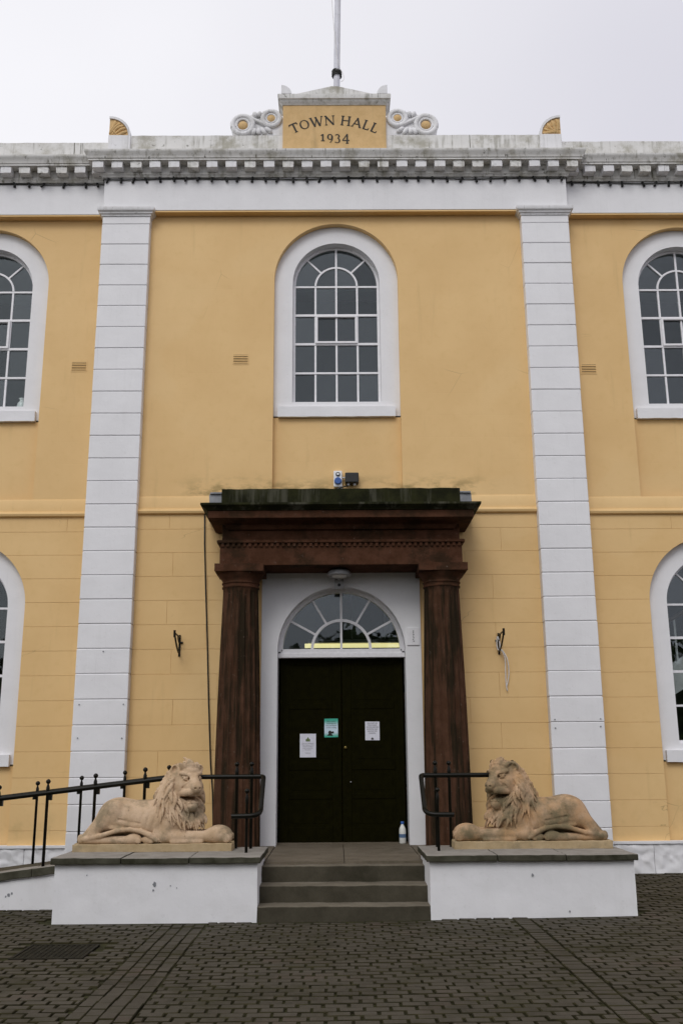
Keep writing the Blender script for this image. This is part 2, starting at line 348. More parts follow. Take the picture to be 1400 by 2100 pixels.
def band(mb, cx, zs, zb, ro, ri, y0, y1, n=36):
    """arched band (two jambs and a semicircle) between radii ri and ro"""
    T = [(-1, zb)]+[None]*(n+1)+[(1, zb)]
    O = [(cx-ro, zb)]+[(cx-ro*math.cos(math.pi*i/n), zs+ro*math.sin(math.pi*i/n)) for i in range(n+1)]+[(cx+ro, zb)]
    I = [(cx-ri, zb)]+[(cx-ri*math.cos(math.pi*i/n), zs+ri*math.sin(math.pi*i/n)) for i in range(n+1)]+[(cx+ri, zb)]
    k = len(O); v = [(p[0], y0, p[1]) for p in O]+[(p[0], y0, p[1]) for p in I]+[(p[0], y1, p[1]) for p in O]+[(p[0], y1, p[1]) for p in I]
    f = []
    for i in range(k-1):
        f += [(i, i+1, k+i+1, k+i), (2*k+i, 3*k+i, 3*k+i+1, 2*k+i+1), (k+i, k+i+1, 3*k+i+1, 3*k+i), (i, 2*k+i, 2*k+i+1, i+1)]
    f += [(0, k, 3*k, 2*k), (k-1, 3*k-1, 4*k-1, 2*k-1)]
    return mb.add(v, f)

# upper walls, each one plastered face with its arched recess
RW, ZU, ZL = .885, 8.18, 3.505
for x0, x1, cx, y in ((-2.70, 2.70, 0, 0), (-8, -3.33, -5.04, YS), (3.33, 8, 5.04, YS)):
    mb = arched_wall(MB(), x0, x1, 4.94, 9.3, cx, RW, ZU, y, .1)
    w = mb.build('upper_wall', M['yellow_upper'], HALL)
    MB().box(cx-RW-.01, cx+RW+.01, y+.1, y+.14, 4.80, ZU-2.05).build('apron_panel', M['yellow_upper'], w)
# lower walls: courses of painted blocks on a backing
def blocks(x0, x1, y, z0, z1, parent, right_edge=None, left_edge=None, seed=0, L=1.04):
    """courses between x0 and x1; right_edge(z) / left_edge(z) give a curved boundary"""
    r = random.Random(seed); k0 = math.floor((z0-J0)/CO); g = .0022
    k = k0
    while J0+k*CO < z1-.01:
        a = max(z0, J0+k*CO)+g/2; b = min(z1, J0+(k+1)*CO)-g/2; k += 1
        if b-a < .03: continue
        zz = [a+(b-a)*i/6 for i in range(7)]
        R_ = [(right_edge(z) if right_edge else x1) for z in zz]; L_ = [(left_edge(z) if left_edge else x0) for z in zz]
        xl, xr = max(L_), min(R_); cuts = []
        x = min(L_)+(.39 if k % 2 else .78)*L/.78
        while x < xr-.18:
            if x > xl+.18: cuts.append(x+r.uniform(-.12, .12))
            x += L
        edges = [None]+cuts+[None]
        for i in range(len(edges)-1):
            le, re = edges[i], edges[i+1]
            lp = [(le+g/2, a), (le+g/2, b)] if le is not None else ([(q, z) for q, z in zip(L_, zz)] if left_edge else [(x0, a), (x0, b)])
            rp_ = [(re-g/2, a), (re-g/2, b)] if re is not None else ([(q, z) for q, z in zip(R_, zz)] if right_edge else [(x1, a), (x1, b)])
            poly = [p for p in lp[::-1]]+rp_
            poly = [p for j, p in enumerate(poly) if j == 0 or (abs(p[0]-poly[j-1][0])+abs(p[1]-poly[j-1][1])) > 1e-4]
            d = r.uniform(-.0012, .0012)
            MB().prism(poly, y+d, y+.03, .002).build('stone_block', M['yellow'], parent)
for x0, x1, sd in ((-2.70, -.99, 1), (1.05, 2.70, 2)):
    w = MB().box(x0, x1, .0075, .3, .3, 4.80).build('lower_wall', M['yellow'], HALL); blocks(x0, x1, 0, .44, 4.71, w, seed=sd)
def arc_edge(cx, s):
    def f(z):
        if z <= ZL: return cx-s*RW
        d = RW*RW-(z-ZL)**2; return cx-s*math.sqrt(d) if d > 0 else cx
    return f
for sgn in (-1, 1):
    cx = 5.04*sgn; xa, xb = (3.33, 8) if sgn > 0 else (-8, -3.33)
    w = arched_wall(MB(), xa, xb, .3, 4.80, cx, RW, ZL, YS+.0075, .1).build('lower_wall', M['yellow'], HALL)
    MB().box(cx-RW-.01, cx+RW+.01, YS+.1, YS+.14, .3, ZL-2.05).build('apron_panel', M['yellow'], w)
    blocks(xa, cx-.002, YS, .44, 4.71, w, right_edge=arc_edge(cx, 1), seed=3+sgn, L=2.6)
    blocks(cx+.002, xb, YS, .44, 4.71, w, left_edge=arc_edge(cx, -1), seed=8+sgn, L=2.6)
# closed shell behind the front: roof, sides, rear
sh = MB(); sh.box(-8, -7.9, .4, 9, 0, 10.0); sh.box(7.9, 8, .4, 9, 0, 10.0); sh.box(-8, 8, 9, 9.1, 0, 10.0); sh.build('rear_wall', M['yellow'], HALL)
MB().box(-8, 8, .1, 9.1, 9.98, 10.04).build('roof', M['lead'], HALL)
# string course
prof = [(-.02, 4.70), (.012, 4.70), (.04, 4.715), (.05, 4.742), (.04, 4.768), (.016, 4.78), (.016, 4.93), (.004, 4.955), (-.02, 4.955)]
for x0, x1, y in ((-2.7, -1.55, 0), (1.65, 2.7, 0), (-8, -3.33, YS), (3.33, 8, YS)):
    MB().sweep(prof, [(x0, y), (x1, y)]).build('string_course', M['yellow'], HALL, auto=35)
# rough white base course
for sgn in (-1, 1):
    b = MB().box(*sorted((3.2*sgn, 8*sgn)), .12, .3, -.2, .45).build('base_course', M['white_plinth'], HALL)
    x = 3.3
    for L in (.62, .98, .7, 1.05, .8, .85):
        a, c = sorted((x*sgn, (x+L)*sgn)); MB().gbox(a+.003, c-.003, .07, .2, -.1, .44, .028, .022, 13, keep=('y1', 'z1', 'x0', 'x1')).build('base_stone', M['white_plinth'], b, auto=60); x += L
    MB().gbox(*sorted((3.3*sgn, 8*sgn)), .05, .2, .445, .475, .05, .003, 8).build('base_ledge', M['white_plinth'], b, auto=60)

# pilasters
for sgn in (-1, 1):
    a, c = sorted((PX0*sgn, PX1*sgn))
    p = MB().box(a+.012, c-.012, -.118, .2, .3, 9.15).build('pilaster', M['white'], HALL)
    z = .36; zs = [.36]+[.648+.321*k for k in range(27) if .648+.321*k < 9.0]+[9.125]
    r = random.Random(20+sgn)
    for z0, z1 in zip(zs, zs[1:]):
        gap = r.uniform(.008, .013); d = r.uniform(-.002, .002); tl = r.uniform(-.003, .003)
        MB().prism([(a+d, z0+gap/2), (c+d, z0+gap/2+tl), (c+d, z1-gap/2+tl*.5), (a+d, z1-gap/2)], -.13+r.uniform(-.002, .002), .14, .007).build('pilaster_block', M['white'], p)
    MB().sweep([(-.02, 9.118), (.012, 9.118), (.016, 9.14), (.035, 9.15), (.04, 9.17), (.062, 9.185), (.07, 9.205), (.07, 9.238), (-.02, 9.244)],
               [(a, .12), (a, -.13), (c, -.13), (c, .12)]).build('capital', M['white_mid'], p, auto=30)

for X_, Z_ in ((-3.29, 2.19), (-2.73, 2.19), (-3.285, 1.775), (-2.73, 1.77), (2.735, 1.965), (3.315, 1.97), (2.735, 1.86), (3.31, 1.875), (-3.02, 2.86)):
    MB().tube([(X_, -.14, Z_), (X_, -.125, Z_)], .009, 8).build('screw_head', M['lead'], [o for o in HALL.children if o.name.startswith('pilaster') and (o.name == 'pilaster') == (X_ < 0)][0])
# frieze, painted soffit, cornice with modillions
fr = MB().box(-3.365, 3.365, -.13, .3, 9.214, 9.76).build('frieze', M['white'], HALL, bevel=.006)
for sgn in (-1, 1): MB().box(*sorted((3.36*sgn, 8*sgn)), 0, .3, 9.228, 9.762).build('frieze', M['white'], HALL, bevel=.006)
sf = MB().box(-2.68, 2.68, -.122, .01, 9.19, 9.2135).build('frieze_soffit', M['yellow'], HALL)
for sgn in (-1, 1): MB().box(*sorted((3.38*sgn, 8*sgn)), .008, .14, 9.205, 9.2275).build('frieze_soffit', M['yellow'], HALL)
path = [(-8, 0), (-3.365, 0), (-3.365, -.13), (3.365, -.13), (3.365, 0), (8, 0)]
cp = [(-.05, 9.735), (.03, 9.735), (.04, 9.76), (.055, 9.775), (.055, 9.906), (.205, 9.906), (.205, 9.93), (.217, 9.935), (.222, 9.95), (.23, 9.975), (.247, 10.0), (.257, 10.02), (.26, 10.028), (.26, 10.052), (.1, 10.068), (-.05, 10.068)]
cor = MB().sweep(cp, path).build('cornice', M['white_old'], HALL, auto=28)
mod_me = {}
def modillion(x, y, rot=0):
    k = rng.randrange(5)
    if k not in mod_me:
        rr = random.Random(k); m = MB(); m.gbox(-.078, .078, -.125-rr.uniform(0, .008), 0, -.103, .002, .035, .0035+.0025*(k > 2), 14+k, keep=('y1', 'z1')); mod_me[k] = m.mesh('modillion', M['white_old' if k > 2 else 'white_mid'], False)
    o = bpy.data.objects.new('modillion', mod_me[k]); put(o, cor); o.location = (x, y, 9.904); o.rotation_euler = (0, 0, rot)
nm = 26
for i in range(nm): modillion(-3.43+6.86*i/(nm-1), -.13-.055)
for sgn in (-1, 1):
    for i in range(16): modillion(sgn*(3.72+.27*i), -.055)
    modillion(sgn*(3.365+.055), -.095, -sgn*math.pi/2*-1)
# parapet
par = MB().gbox(-3.33, 3.33, -.125, .12, 10.04, 10.455, .06, .005, 5, keep=('z0',)).build('parapet', M['white_old'], HALL, auto=50)
for sgn in (-1, 1):
    a, c = sorted((3.33*sgn, 8*sgn)); MB().gbox(a, c, .005, .25, 10.04, 10.43, .07, .005, 5, keep=('z0',)).build('parapet', M['white_old'], HALL, auto=50)
    a, c = sorted((3.02*sgn, 3.345*sgn)); pd = MB().gbox(a, c, -.15, .16, 10.045, 10.448, .05, .003, 6, keep=('z0',)).build('parapet_pedestal', M['white_mid'], HALL, auto=50)
    # quarter-round antefix with carved palmette
    ox = 3.345*sgn; zc = 10.448; RR = .322
    arc = lambda r, n=18: [(ox-sgn*r*math.cos(R(90)*i/n), zc+r*math.sin(R(90)*i/n)) for i in range(n+1)]
    an = MB().prism([(ox, zc)]+arc(RR), -.12, .12).build('antefix', M['white_mid'], HALL, auto=40)
    rim = MB(); A, B = arc(RR), arc(RR-.035)
    for i in range(18): rim.prism([A[i], A[i+1], B[i+1], B[i]], -.15, -.12)
    rim.build('rim', M['white_mid'], an)
    MB().prism([(ox-sgn*.004, zc+.003)]+[(p[0]-sgn*.004, p[1]+.003) for p in arc(RR-.042)], -.128, -.119).build('carved_ground', M['ochre'], an)
    for i, an_ in enumerate((8, 24, 42, 60, 78)):
        c_, s_ = math.cos(R(an_)), math.sin(R(an_)); d = Vector((-sgn*c_, 0, s_)); o0 = Vector((ox-sgn*.02, -.125, zc+.015))
        n_ = Vector((d.z, 0, -d.x)); pts = []
        for f in np.linspace(.06, 1, 9): pts.append(o0+d*(.255*f)+n_*.02*math.sin(f*5+i))
        MB().tube(pts, [.008, .012, .017, .02, .023, .026, .028, .024, .012], 8).build('petal', M['ochre'], an, smooth=True)
        if i < 4:
            a2 = R(an_+8); d2 = Vector((-sgn*math.cos(a2), 0, math.sin(a2))); MB().tube([o0+d2*.15, o0+d2*.19, o0+d2*.23], [.006, .014, .008], 7).build('bud', M['ochre'], an, smooth=True)
    MB().tube([Vector((ox-sgn*.012, -.125, zc+.1)), Vector((ox-sgn*.075, -.13, zc+.09)), Vector((ox-sgn*.1, -.128, zc+.012))], .014, 8).build('collar', M['ochre'], an, smooth=True)

# name block
nb = MB().gbox(-.775, .75, -.165, .12, 10.05, 10.95, .08, .002, 5, keep=('z0', 'z1')).build('name_block', M['ochre'], HALL, auto=50)
MB().sweep([(-.05, 10.93), (.01, 10.935), (.025, 10.96), (.05, 10.985), (.055, 11.0), (.07, 11.005), (.075, 11.03), (.075, 11.078), (-.05, 11.085)], [(-.775, .12), (-.775, -.165), (.75, -.165), (.75, .12)]).build('block_cornice', M['white_old'], nb, auto=30)
MB().prism([(-.70, 11.078), (.675, 11.078), (-.0125+.05, 11.245), (-.0125-.05, 11.245)], -.2, .1, .008).build('block_pediment', M['white_old'], nb)
MB().prism([(-.84, 11.074), (.815, 11.074), (.815, 11.092), (-.84, 11.092)], -.225, .1).build('block_ledge', M['white_old'], nb)
for s, ox in ((1, -.80), (-1, .775)):
    MB().prism([(ox, 11.085)]+[(ox+s*.155*math.cos(R(90)*i/12), 11.085+.155*math.sin(R(90)*i/12)) for i in range(13)], -.235, .05, .006).build('corner_ornament', M['white_mid'], nb)
# scrolls either side
def scroll(s):
    mir = lambda x: x if s > 0 else -.025-x
    c1 = (-.952, 10.75); c2 = (-1.372, 10.64); r1, r2 = .155, .18
    poly = [(c2[0]+r2*math.cos(R(a)), c2[1]+r2*math.sin(R(a))) for a in range(300, 90, -12)]
    poly += [(-1.27, 10.815), (-1.2, 10.862), (-1.1, 10.868), (-1.04, 10.875)]
    poly += [(c1[0]+r1*math.cos(R(a)), c1[1]+r1*math.sin(R(a))) for a in range(110, 10, -12)]
    poly += [(-.775, 10.78), (-.775, 10.47), (-1.29, 10.47)]
    b = MB().prism([(mir(x), z) for x, z in poly], -.10, .06, .006).build('scroll', M['white_mid'], HALL)
    def ring(c, r, t, y, nm_, mt):
        pts = [(mir(c[0]+r*math.cos(2*math.pi*i/28)), y, c[1]+r*math.sin(2*math.pi*i/28)) for i in range(29)]; MB().tube(pts, t, 8, False).build(nm_, mt, b, smooth=True)
    for c, r in ((c1, r1), (c2, r2)):
        ring(c, r-.03, .04, -.105, 'volute_rim', M['white_mid']); ring(c, r-.082, .018, -.11, 'volute_fillet', M['white_mid'])
        boss = MB(); pr = [(.002, -.135), (.03, -.132), (.055, -.122), (.072, -.105), (.074, -.08)]
        for rr, yy in pr:
            for k in range(24): boss.v.append((mir(c[0]+rr*math.cos(2*math.pi*k/24)), yy, c[1]+rr*math.sin(2*math.pi*k/24)))
        for i in range(4):
            for k in range(24): boss.f.append((i*24+k, i*24+(k+1) % 24, (i+1)*24+(k+1) % 24, (i+1)*24+k))
        boss.build('boss', M['ochre'], b, smooth=True)
    for off, t in ((0, .03), (.05, .017)):
        pts = []
        for a in range(200, 40, -10): pts.append((c2[0]+(r2-.02-off)*math.cos(R(a)), c2[1]+(r2-.02-off)*math.sin(R(a))))
        for a in range(232, 372, 10): pts.append((c1[0]+(r1-.02-off*.0+.0)*math.cos(R(a)), c1[1]+(r1-.02-off*.6)*math.sin(R(a))))
        MB().tube([(mir(x), -.112, z) for x, z in pts], t, 8).build('volute_band', M['white_mid'], b, smooth=True)
    for k, (px, pz, an_, L) in enumerate([(-1.2, 10.53, 250, .1), (-1.14, 10.53, 275, .11), (-1.07, 10.54, 300, .11), (-1.0, 10.56, 320, .1), (-1.24, 10.55, 225, .09), (-1.13, 10.82, 80, .06), (-1.19, 10.81, 110, .07), (-1.06, 10.83, 60, .06)]):
        d = Vector((math.cos(R(an_)), 0, math.sin(R(an_)))); p = Vector((px, -.1, pz))
        q = [p-d*.05, p-d*.01, p+d*L*.4, p+d*L*.8]; MB().tube([(mir(v.x), v.y-.012, max(v.z, 10.475)) for v in q], [.018, .034, .036, .018], 8).build('leaf', M['white_mid'], b, smooth=True)
scroll(1); scroll(-1)
MB().gbox(.80, 1.12, -.2, -.05, 10.068, 10.095, .06, .002).build('lead_flashing', M['lead'], HALL)
# painted lettering: strokes with serifs
def glyph(ch):
    L = lambda x0, y0, x1, y1, w: ('l', x0, y0, x1, y1, w)
    sf_ = lambda x, y, w=.15: L(x-w, y, x+w, y, .045)
    A = lambda cx, cy, rx, ry, a0, a1, t0, t1: ('a', cx, cy, rx, ry, a0, a1, t0, t1)
    G = {'T': (.82, [L(.41, .02, .41, .97, .125), L(.04, .95, .78, .95, .075), L(.055, .97, .02, .78, .06), L(.765, .97, .80, .78, .06), sf_(.41, .022)]),
         'O': (1.0, [A(.5, .5, .45, .48, 0, 360, .05, .12)]),
         'W': (1.25, [L(.08, 1, .36, 0, .13), L(.36, 0, .62, .93, .06), L(.56, .98, .84, 0, .13), L(.84, 0, 1.14, 1, .06), sf_(.08, .978, .13), sf_(.55, .978, .1), sf_(1.14, .978, .1)]),
         'N': (.98, [L(.14, 0, .14, 1, .06), L(.1, .97, .83, .02, .13), L(.83, 0, .83, 1, .06), sf_(.14, .022, .12), sf_(.1, .978, .1), sf_(.83, .978, .12)]),
         'H': (1.0, [L(.18, 0, .18, 1, .125), L(.8, 0, .8, 1, .125), L(.2, .52, .78, .52, .06), sf_(.18, .022), sf_(.18, .978), sf_(.8, .022), sf_(.8, .978)]),
         'A': (.95, [L(.1, 0, .47, 1, .06), L(.44, 1, .84, 0, .13), L(.24, .33, .68, .33, .05), sf_(.1, .022, .11), sf_(.85, .022, .12)]),
         'L': (.74, [L(.2, 0, .2, 1, .125), L(.16, .035, .64, .035, .07), L(.63, .02, .67, .22, .055), sf_(.2, .978)]),
         '1': (.55, [L(.3, 0, .3, .74, .12), L(.3, .72, .12, .6, .06), sf_(.3, .022, .18)]),
         '9': (.72, [A(.36, .45, .27, .3, 0, 360, .05, .12), A(.24, .45, .42, .68, -72, 5, .04, .12)]),
         '3': (.66, [A(.28, .52, .24, .22, -75, 150, .05, .12), A(.26, .05, .3, .27, -140, 80, .05, .12)]),
         '4': (.75, [L(.5, -.28, .5, .74, .12), L(.5, .74, .06, .06, .055), L(.04, .05, .7, .05, .065), sf_(.5, -.262, .13)])}
    return G[ch]
def lettering(name, items, parent, m, y):
    jit = 0
    for ch, org, ang, size in items:
        mb = MB()
        w, st = glyph(ch); c, s = math.cos(ang), math.sin(ang)
        def T(x, z): x = (x-w/2)*size; z = (z-.5)*size; return (org[0]+x*c-z*s, org[1]+x*s+z*c)
        for q in st:
            jit += 1; yy = y-.00025*(jit % 5)
            if q[0] == 'l':
                a, b = Vector(q[1:3]), Vector(q[3:5]); n_ = (b-a).normalized(); n_ = Vector((-n_.y, n_.x))*(q[5]*1.15+.012)/2
                mb.prism([T(*(a+n_)), T(*(b+n_)), T(*(b-n_)), T(*(a-n_))], yy-.002, yy+.006)
            else:
                _, cx, cy, rx, ry, a0, a1, t0, t1 = q; k = 24; P = []
                for i in range(k+1):
                    a = R(a0+(a1-a0)*i/k); t = (t0+(t1-t0)*abs(math.cos(a))**1.5)*1.15+.012; P.append(((cx+rx*math.cos(a), cy+ry*math.sin(a)), (cx+(rx-t)*math.cos(a), cy+(ry-t*.75)*math.sin(a))))
                for (o0, i0), (o1, i1) in zip(P, P[1:]): mb.prism([T(*o0), T(*o1), T(*i1), T(*i0)], yy-.002, yy+.006)
        mb.build(name, m, parent)
word = 'TOWN HALL'; size = .158; sp = .045; adv = [(.42 if c == ' ' else glyph(c)[0]+sp)*size for c in word]; tot = sum(adv); RA = 1.42; cz = 10.678-RA; u = -tot/2; items = []
for c, a in zip(word, adv):
    if c != ' ':
        th = (u+a/2)/RA*1.04; items.append((c, (-.014+RA*math.sin(th), cz+RA*math.cos(th)), -th, size))
    u += a
lettering('painted_letter', items, nb, M['ink'], -.168)
u = -.235; items = []
for c in '1934':
    a = (glyph(c)[0]+.06)*.155; items.append((c, (u+a/2, 10.405), 0, .155)); u += a
lettering('painted_digit', items, nb, M['ink'], -.168)

# ------------------------------------------------------------------ windows
def pane(poly, y, parent, k):
    r = random.Random(k); cx = sum(p[0] for p in poly)/len(poly); cz = sum(p[1] for p in poly)/len(poly)
    mb = MB().prism([(p[0]-cx, p[1]-cz) for p in poly], -.002, .002); o = mb.build('glass_pane', M['glass'], parent)
    o.location = (cx, y, cz); o.rotation_euler = (R(r.uniform(-1, 1)), 0, R(r.uniform(-1, 1)))
def window(cx, zs, y, seed, room):
    ri = .625
    w = band(MB(), cx, zs, zs-2.07, RW+.006, ri, y+.1, y+.255).box(cx-ri-.001, cx+ri+.001, y+.1005, y+.25, zs-2.07, zs-1.84).build('window', M['white'], HALL)
    MB().gbox(cx-.82, cx+.815, y+.035, y+.14, zs-2.075, zs-1.925, .05, .004, 9, keep=('y1',)).build('sill', M['white'], w, auto=50)
    MB().box(cx-ri, cx+ri, y+.12, y+.26, zs-1.86, zs-1.83).build('sill_board', M['white_wood'], w)
    yb = y+.225
    f = band(MB(), cx, zs, zs-1.84, ri, .588, yb, yb+.05); f.box(cx-.59, cx+.59, yb+.001, yb+.049, zs-1.84, zs-1.80); f.build('sash_frame', M['white_wood'], w, bevel=.005)
    t = .0135
    def bar(x0, x1, z0, z1, d=0): MB().box(cx+x0, cx+x1, yb+.008-d, yb+.04, zs+z0, zs+z1).build('glazing_bar', M['white_wood'], w)
    H = (-.008, -.455, -.905, -1.355); V = (-.302, 0, .302)
    for i, h in enumerate(H): bar(-.59, .59, h-t*(1.5 if i in (1, 2) else 1), h+t, .002*(i+1))
    bar(-t, t, -1.8, .59, .001); bar(V[0]-t, V[0]+t, -1.8, -.0); bar(V[2]-t, V[2]+t, -1.8, -.0)
    arc = MB(); n = 20
    for i in range(n):
        a, b = math.pi*i/n, math.pi*(i+1)/n; ro, rn = .302+t, .302-t
        arc.prism([(cx+ro*math.cos(a), zs+ro*math.sin(a)), (cx+ro*math.cos(b), zs+ro*math.sin(b)), (cx+rn*math.cos(b), zs+rn*math.sin(b)), (cx+rn*math.cos(a), zs+rn*math.sin(a))], yb+.006, yb+.04)
    arc.build('glazing_bar', M['white_wood'], w)
    for a in (45, 135):
        c, s = math.cos(R(a)), math.sin(R(a)); n_ = (-s*t*.9, c*t*.9); p0 = (cx+.305*c, zs+.305*s); p1 = (cx+.595*c, zs+.595*s)
        MB().prism([(p0[0]+n_[0], p0[1]+n_[1]), (p1[0]+n_[0], p1[1]+n_[1]), (p1[0]-n_[0], p1[1]-n_[1]), (p0[0]-n_[0], p0[1]-n_[1])], yb+.0075, yb+.04).build('glazing_bar', M['white_wood'], w)
    c = MB(); a, b, d, e_ = -.302, .302, -.455, -.905          # small opening casement, proud of the sash
    c.box(cx+a+.002, cx+b-.002, yb-.02, yb+.03, zs+d-.04, zs+d-.008).box(cx+a+.002, cx+b-.002, yb-.02, yb+.03, zs+e_+.002, zs+e_+.034).box(cx+a, cx+a+.034, yb-.019, yb+.031, zs+e_+.01, zs+d-.01).box(cx+b-.034, cx+b, yb-.019, yb+.031, zs+e_+.01, zs+d-.01)
    c.build('casement', M['white_wood'], w, bevel=.004)
    yp = yb+.026; cols = (-.588, -.302, 0, .302, .588); rows = (-1.8,)+H[::-1]
    for i in range(4):
        for j in range(4): pane([(cx+cols[i], zs+rows[j]), (cx+cols[i+1], zs+rows[j]), (cx+cols[i+1], zs+rows[j+1]), (cx+cols[i], zs+rows[j+1])], yp, w, seed*100+i*4+j)
    P = lambda r_, a: (cx+r_*math.cos(R(a)), zs+r_*math.sin(R(a)))
    for k, (a0, a1) in enumerate(((0, 90), (90, 180))): pane([(cx, zs)]+[P(.302, a0+(a1-a0)*i/10) for i in range(11)], yp, w, seed*100+40+k)
    for k in range(4): a0 = 45*k; pane([P(.302, a0+45*i/8) for i in range(9)]+[P(.588, a0+45-45*i/8) for i in range(9)], yp, w, seed*100+50+k)
    q = MB(); x0, x1, y0, y1, z0, z1 = cx-1.05, cx+1.05, y+.27, y+2.6, zs-2.05, zs+.95
    q.add([(x0, y0, z0), (x1, y0, z0), (x1, y1, z0), (x0, y1, z0), (x0, y0, z1), (x1, y0, z1), (x1, y1, z1), (x0, y1, z1)], [(0, 1, 2, 3), (1, 5, 6, 2), (2, 6, 7, 3), (3, 7, 4, 0)])
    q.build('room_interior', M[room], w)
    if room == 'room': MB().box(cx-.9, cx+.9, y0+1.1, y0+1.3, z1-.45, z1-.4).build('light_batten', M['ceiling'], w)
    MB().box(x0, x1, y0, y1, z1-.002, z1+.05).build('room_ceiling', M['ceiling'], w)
    return w
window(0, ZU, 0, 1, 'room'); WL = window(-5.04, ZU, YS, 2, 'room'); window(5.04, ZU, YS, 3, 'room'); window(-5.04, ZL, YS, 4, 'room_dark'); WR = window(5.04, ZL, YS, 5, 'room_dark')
# stair seen through the lower window beside the right-hand lion
st = MB().tube([(4.2, 1.15, 3.08), (6.0, 1.15, 4.1)], .03, 8).build('stair_handrail', M['brown_wood'], HALL)
for k in range(8): x = 4.33+.16*k; MB().box(x-.014, x+.014, 1.14, 1.165, 2.42+(x-4.2)*.567, 3.08+(x-4.2)*.567).build('baluster', M['white_wood'], st)
MB().prism([(4.2, 2.05), (6.0, 3.07), (6.0, 3.5), (4.2, 2.48)], 1.1, 1.2).build('stringer', M['white_wood'], st)

# air vents
for x, z, y in ((-3.64, 6.905, YS), (-1.346, 6.95, 0), (3.57, 6.835, YS)):
    v = MB().box(x-.115, x+.115, y-.004, y+.05, z-.085, z-.062).box(x-.115, x+.115, y-.004, y+.05, z+.062, z+.085).box(x-.115, x-.1, y-.0045, y+.05, z-.062, z+.062).box(x+.1, x+.115, y-.0045, y+.05, z-.062, z+.062).build('air_vent', M['yellow'], HALL)
    MB().box(x-.1, x+.1, y-.0008, y+.001, z-.062, z+.062).build('vent_void', M['room_dark'], v)
    for k in range(5):
        zz = z-.05+.025*k; MB().add([(x-.1, y-.012, zz-.011), (x+.1, y-.012, zz-.011), (x+.1, y-.001, zz+.006), (x-.1, y-.001, zz+.006), (x-.1, y-.008, zz-.013), (x+.1, y-.008, zz-.013), (x+.1, y, zz+.004), (x-.1, y, zz+.004)], [(0, 1, 2, 3), (4, 7, 6, 5), (0, 4, 5, 1), (2, 6, 7, 3), (0, 3, 7, 4), (1, 5, 6, 2)]).build('slat', M['yellow'], v)

# ------------------------------------------------------------------ doorway
DX = .04
su = arched_wall(MB(), -1.0, 1.075, .44, 4.5, DX, .83, 2.87, -.03, .3)
su.add([(-1.0, -.03, .44), (-1.0, .1, .44), (-1.0, .1, 4.5), (-1.0, -.03, 4.5)], [(0, 1, 2, 3)]).add([(1.075, -.03, .44), (1.075, .1, .44), (1.075, .1, 4.5), (1.075, -.03, 4.5)], [(0, 1, 2, 3)])
sur = su.build('door_surround', M['white'], HALL)
fan = band(MB(), DX, 2.88, 2.87, .832, .772, .16, .25).box(DX-.832, DX+.832, .14, .27, 2.79, 2.85).box(DX-.80, DX+.80, .16, .25, 2.85, 2.905).build('fanlight', M['white_wood'], HALL, bevel=.006)
yb = .175; t = .014
ac = MB(); n = 20
for i in range(n):
    a, b = math.pi*i/n, math.pi*(i+1)/n; ro, rn = .385+t*1.3, .385-t*1.3
    ac.prism([(DX+ro*math.cos(a), 2.9+ro*math.sin(a)), (DX+ro*math.cos(b), 2.9+ro*math.sin(b)), (DX+rn*math.cos(b), 2.9+rn*math.sin(b)), (DX+rn*math.cos(a), 2.9+rn*math.sin(a))], yb+.004, yb+.035)
ac.build('glazing_bar', M['white_wood'], fan)
for a, r_0 in ((30, .385), (60, .385), (90, 0), (120, .385), (150, .385)):
    c, s = math.cos(R(a)), math.sin(R(a)); p0 = (DX+r_0*c, 2.9+r_0*s); p1 = (DX+.775*c, 2.89+.775*s); n_ = (-s*t, c*t)
    MB().prism([(p0[0]+n_[0], p0[1]+n_[1]), (p1[0]+n_[0], p1[1]+n_[1]), (p1[0]-n_[0], p1[1]-n_[1]), (p0[0]-n_[0], p0[1]-n_[1])], yb+.006, yb+.035).build('glazing_bar', M['white_wood'], fan)
P = lambda r_, a: (DX+r_*math.cos(R(a)), 2.9+r_*math.sin(R(a)))
for k, (a0, a1) in enumerate(((0, 90), (90, 180))): pane([(DX, 2.9)]+[P(.385, a0+(a1-a0)*i/12) for i in range(13)], .2, fan, 900+k)
for k in range(6): a0 = 30*k; pane([P(.385, a0+5*i) for i in range(7)]+[P(.775, a0+30-5*i) for i in range(7)], .2, fan, 910+k)
q = MB(); x0, x1, y0, y1, z0, z1 = -1.3, 1.4, .3, 4.5, 2.6, 4.3
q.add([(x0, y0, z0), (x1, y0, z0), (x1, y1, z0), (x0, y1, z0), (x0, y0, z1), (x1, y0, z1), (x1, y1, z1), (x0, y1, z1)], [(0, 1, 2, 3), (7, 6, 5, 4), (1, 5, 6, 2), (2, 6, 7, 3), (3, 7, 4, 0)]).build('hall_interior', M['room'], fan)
lt = thing('ceiling_light', 'lit yellow fluorescent tube hanging inside, seen through the fanlight above the door', 'lamp', (.25, 2.0, 3.2))
MB().tube([(-.5, 2.0, 3.15), (1.0, 2.0, 3.15)], .034, 10).build('tube', M['tube'], lt); MB().box(-.45, .98, 1.96, 2.04, 3.19, 3.24).build('batten', M['grey_metal'], lt); MB().box(.2, .22, 1.99, 2.01, 3.24, 4.3).box(.7, .72, 1.99, 2.01, 3.24, 4.3).build('hanger', M['grey_metal'], lt)
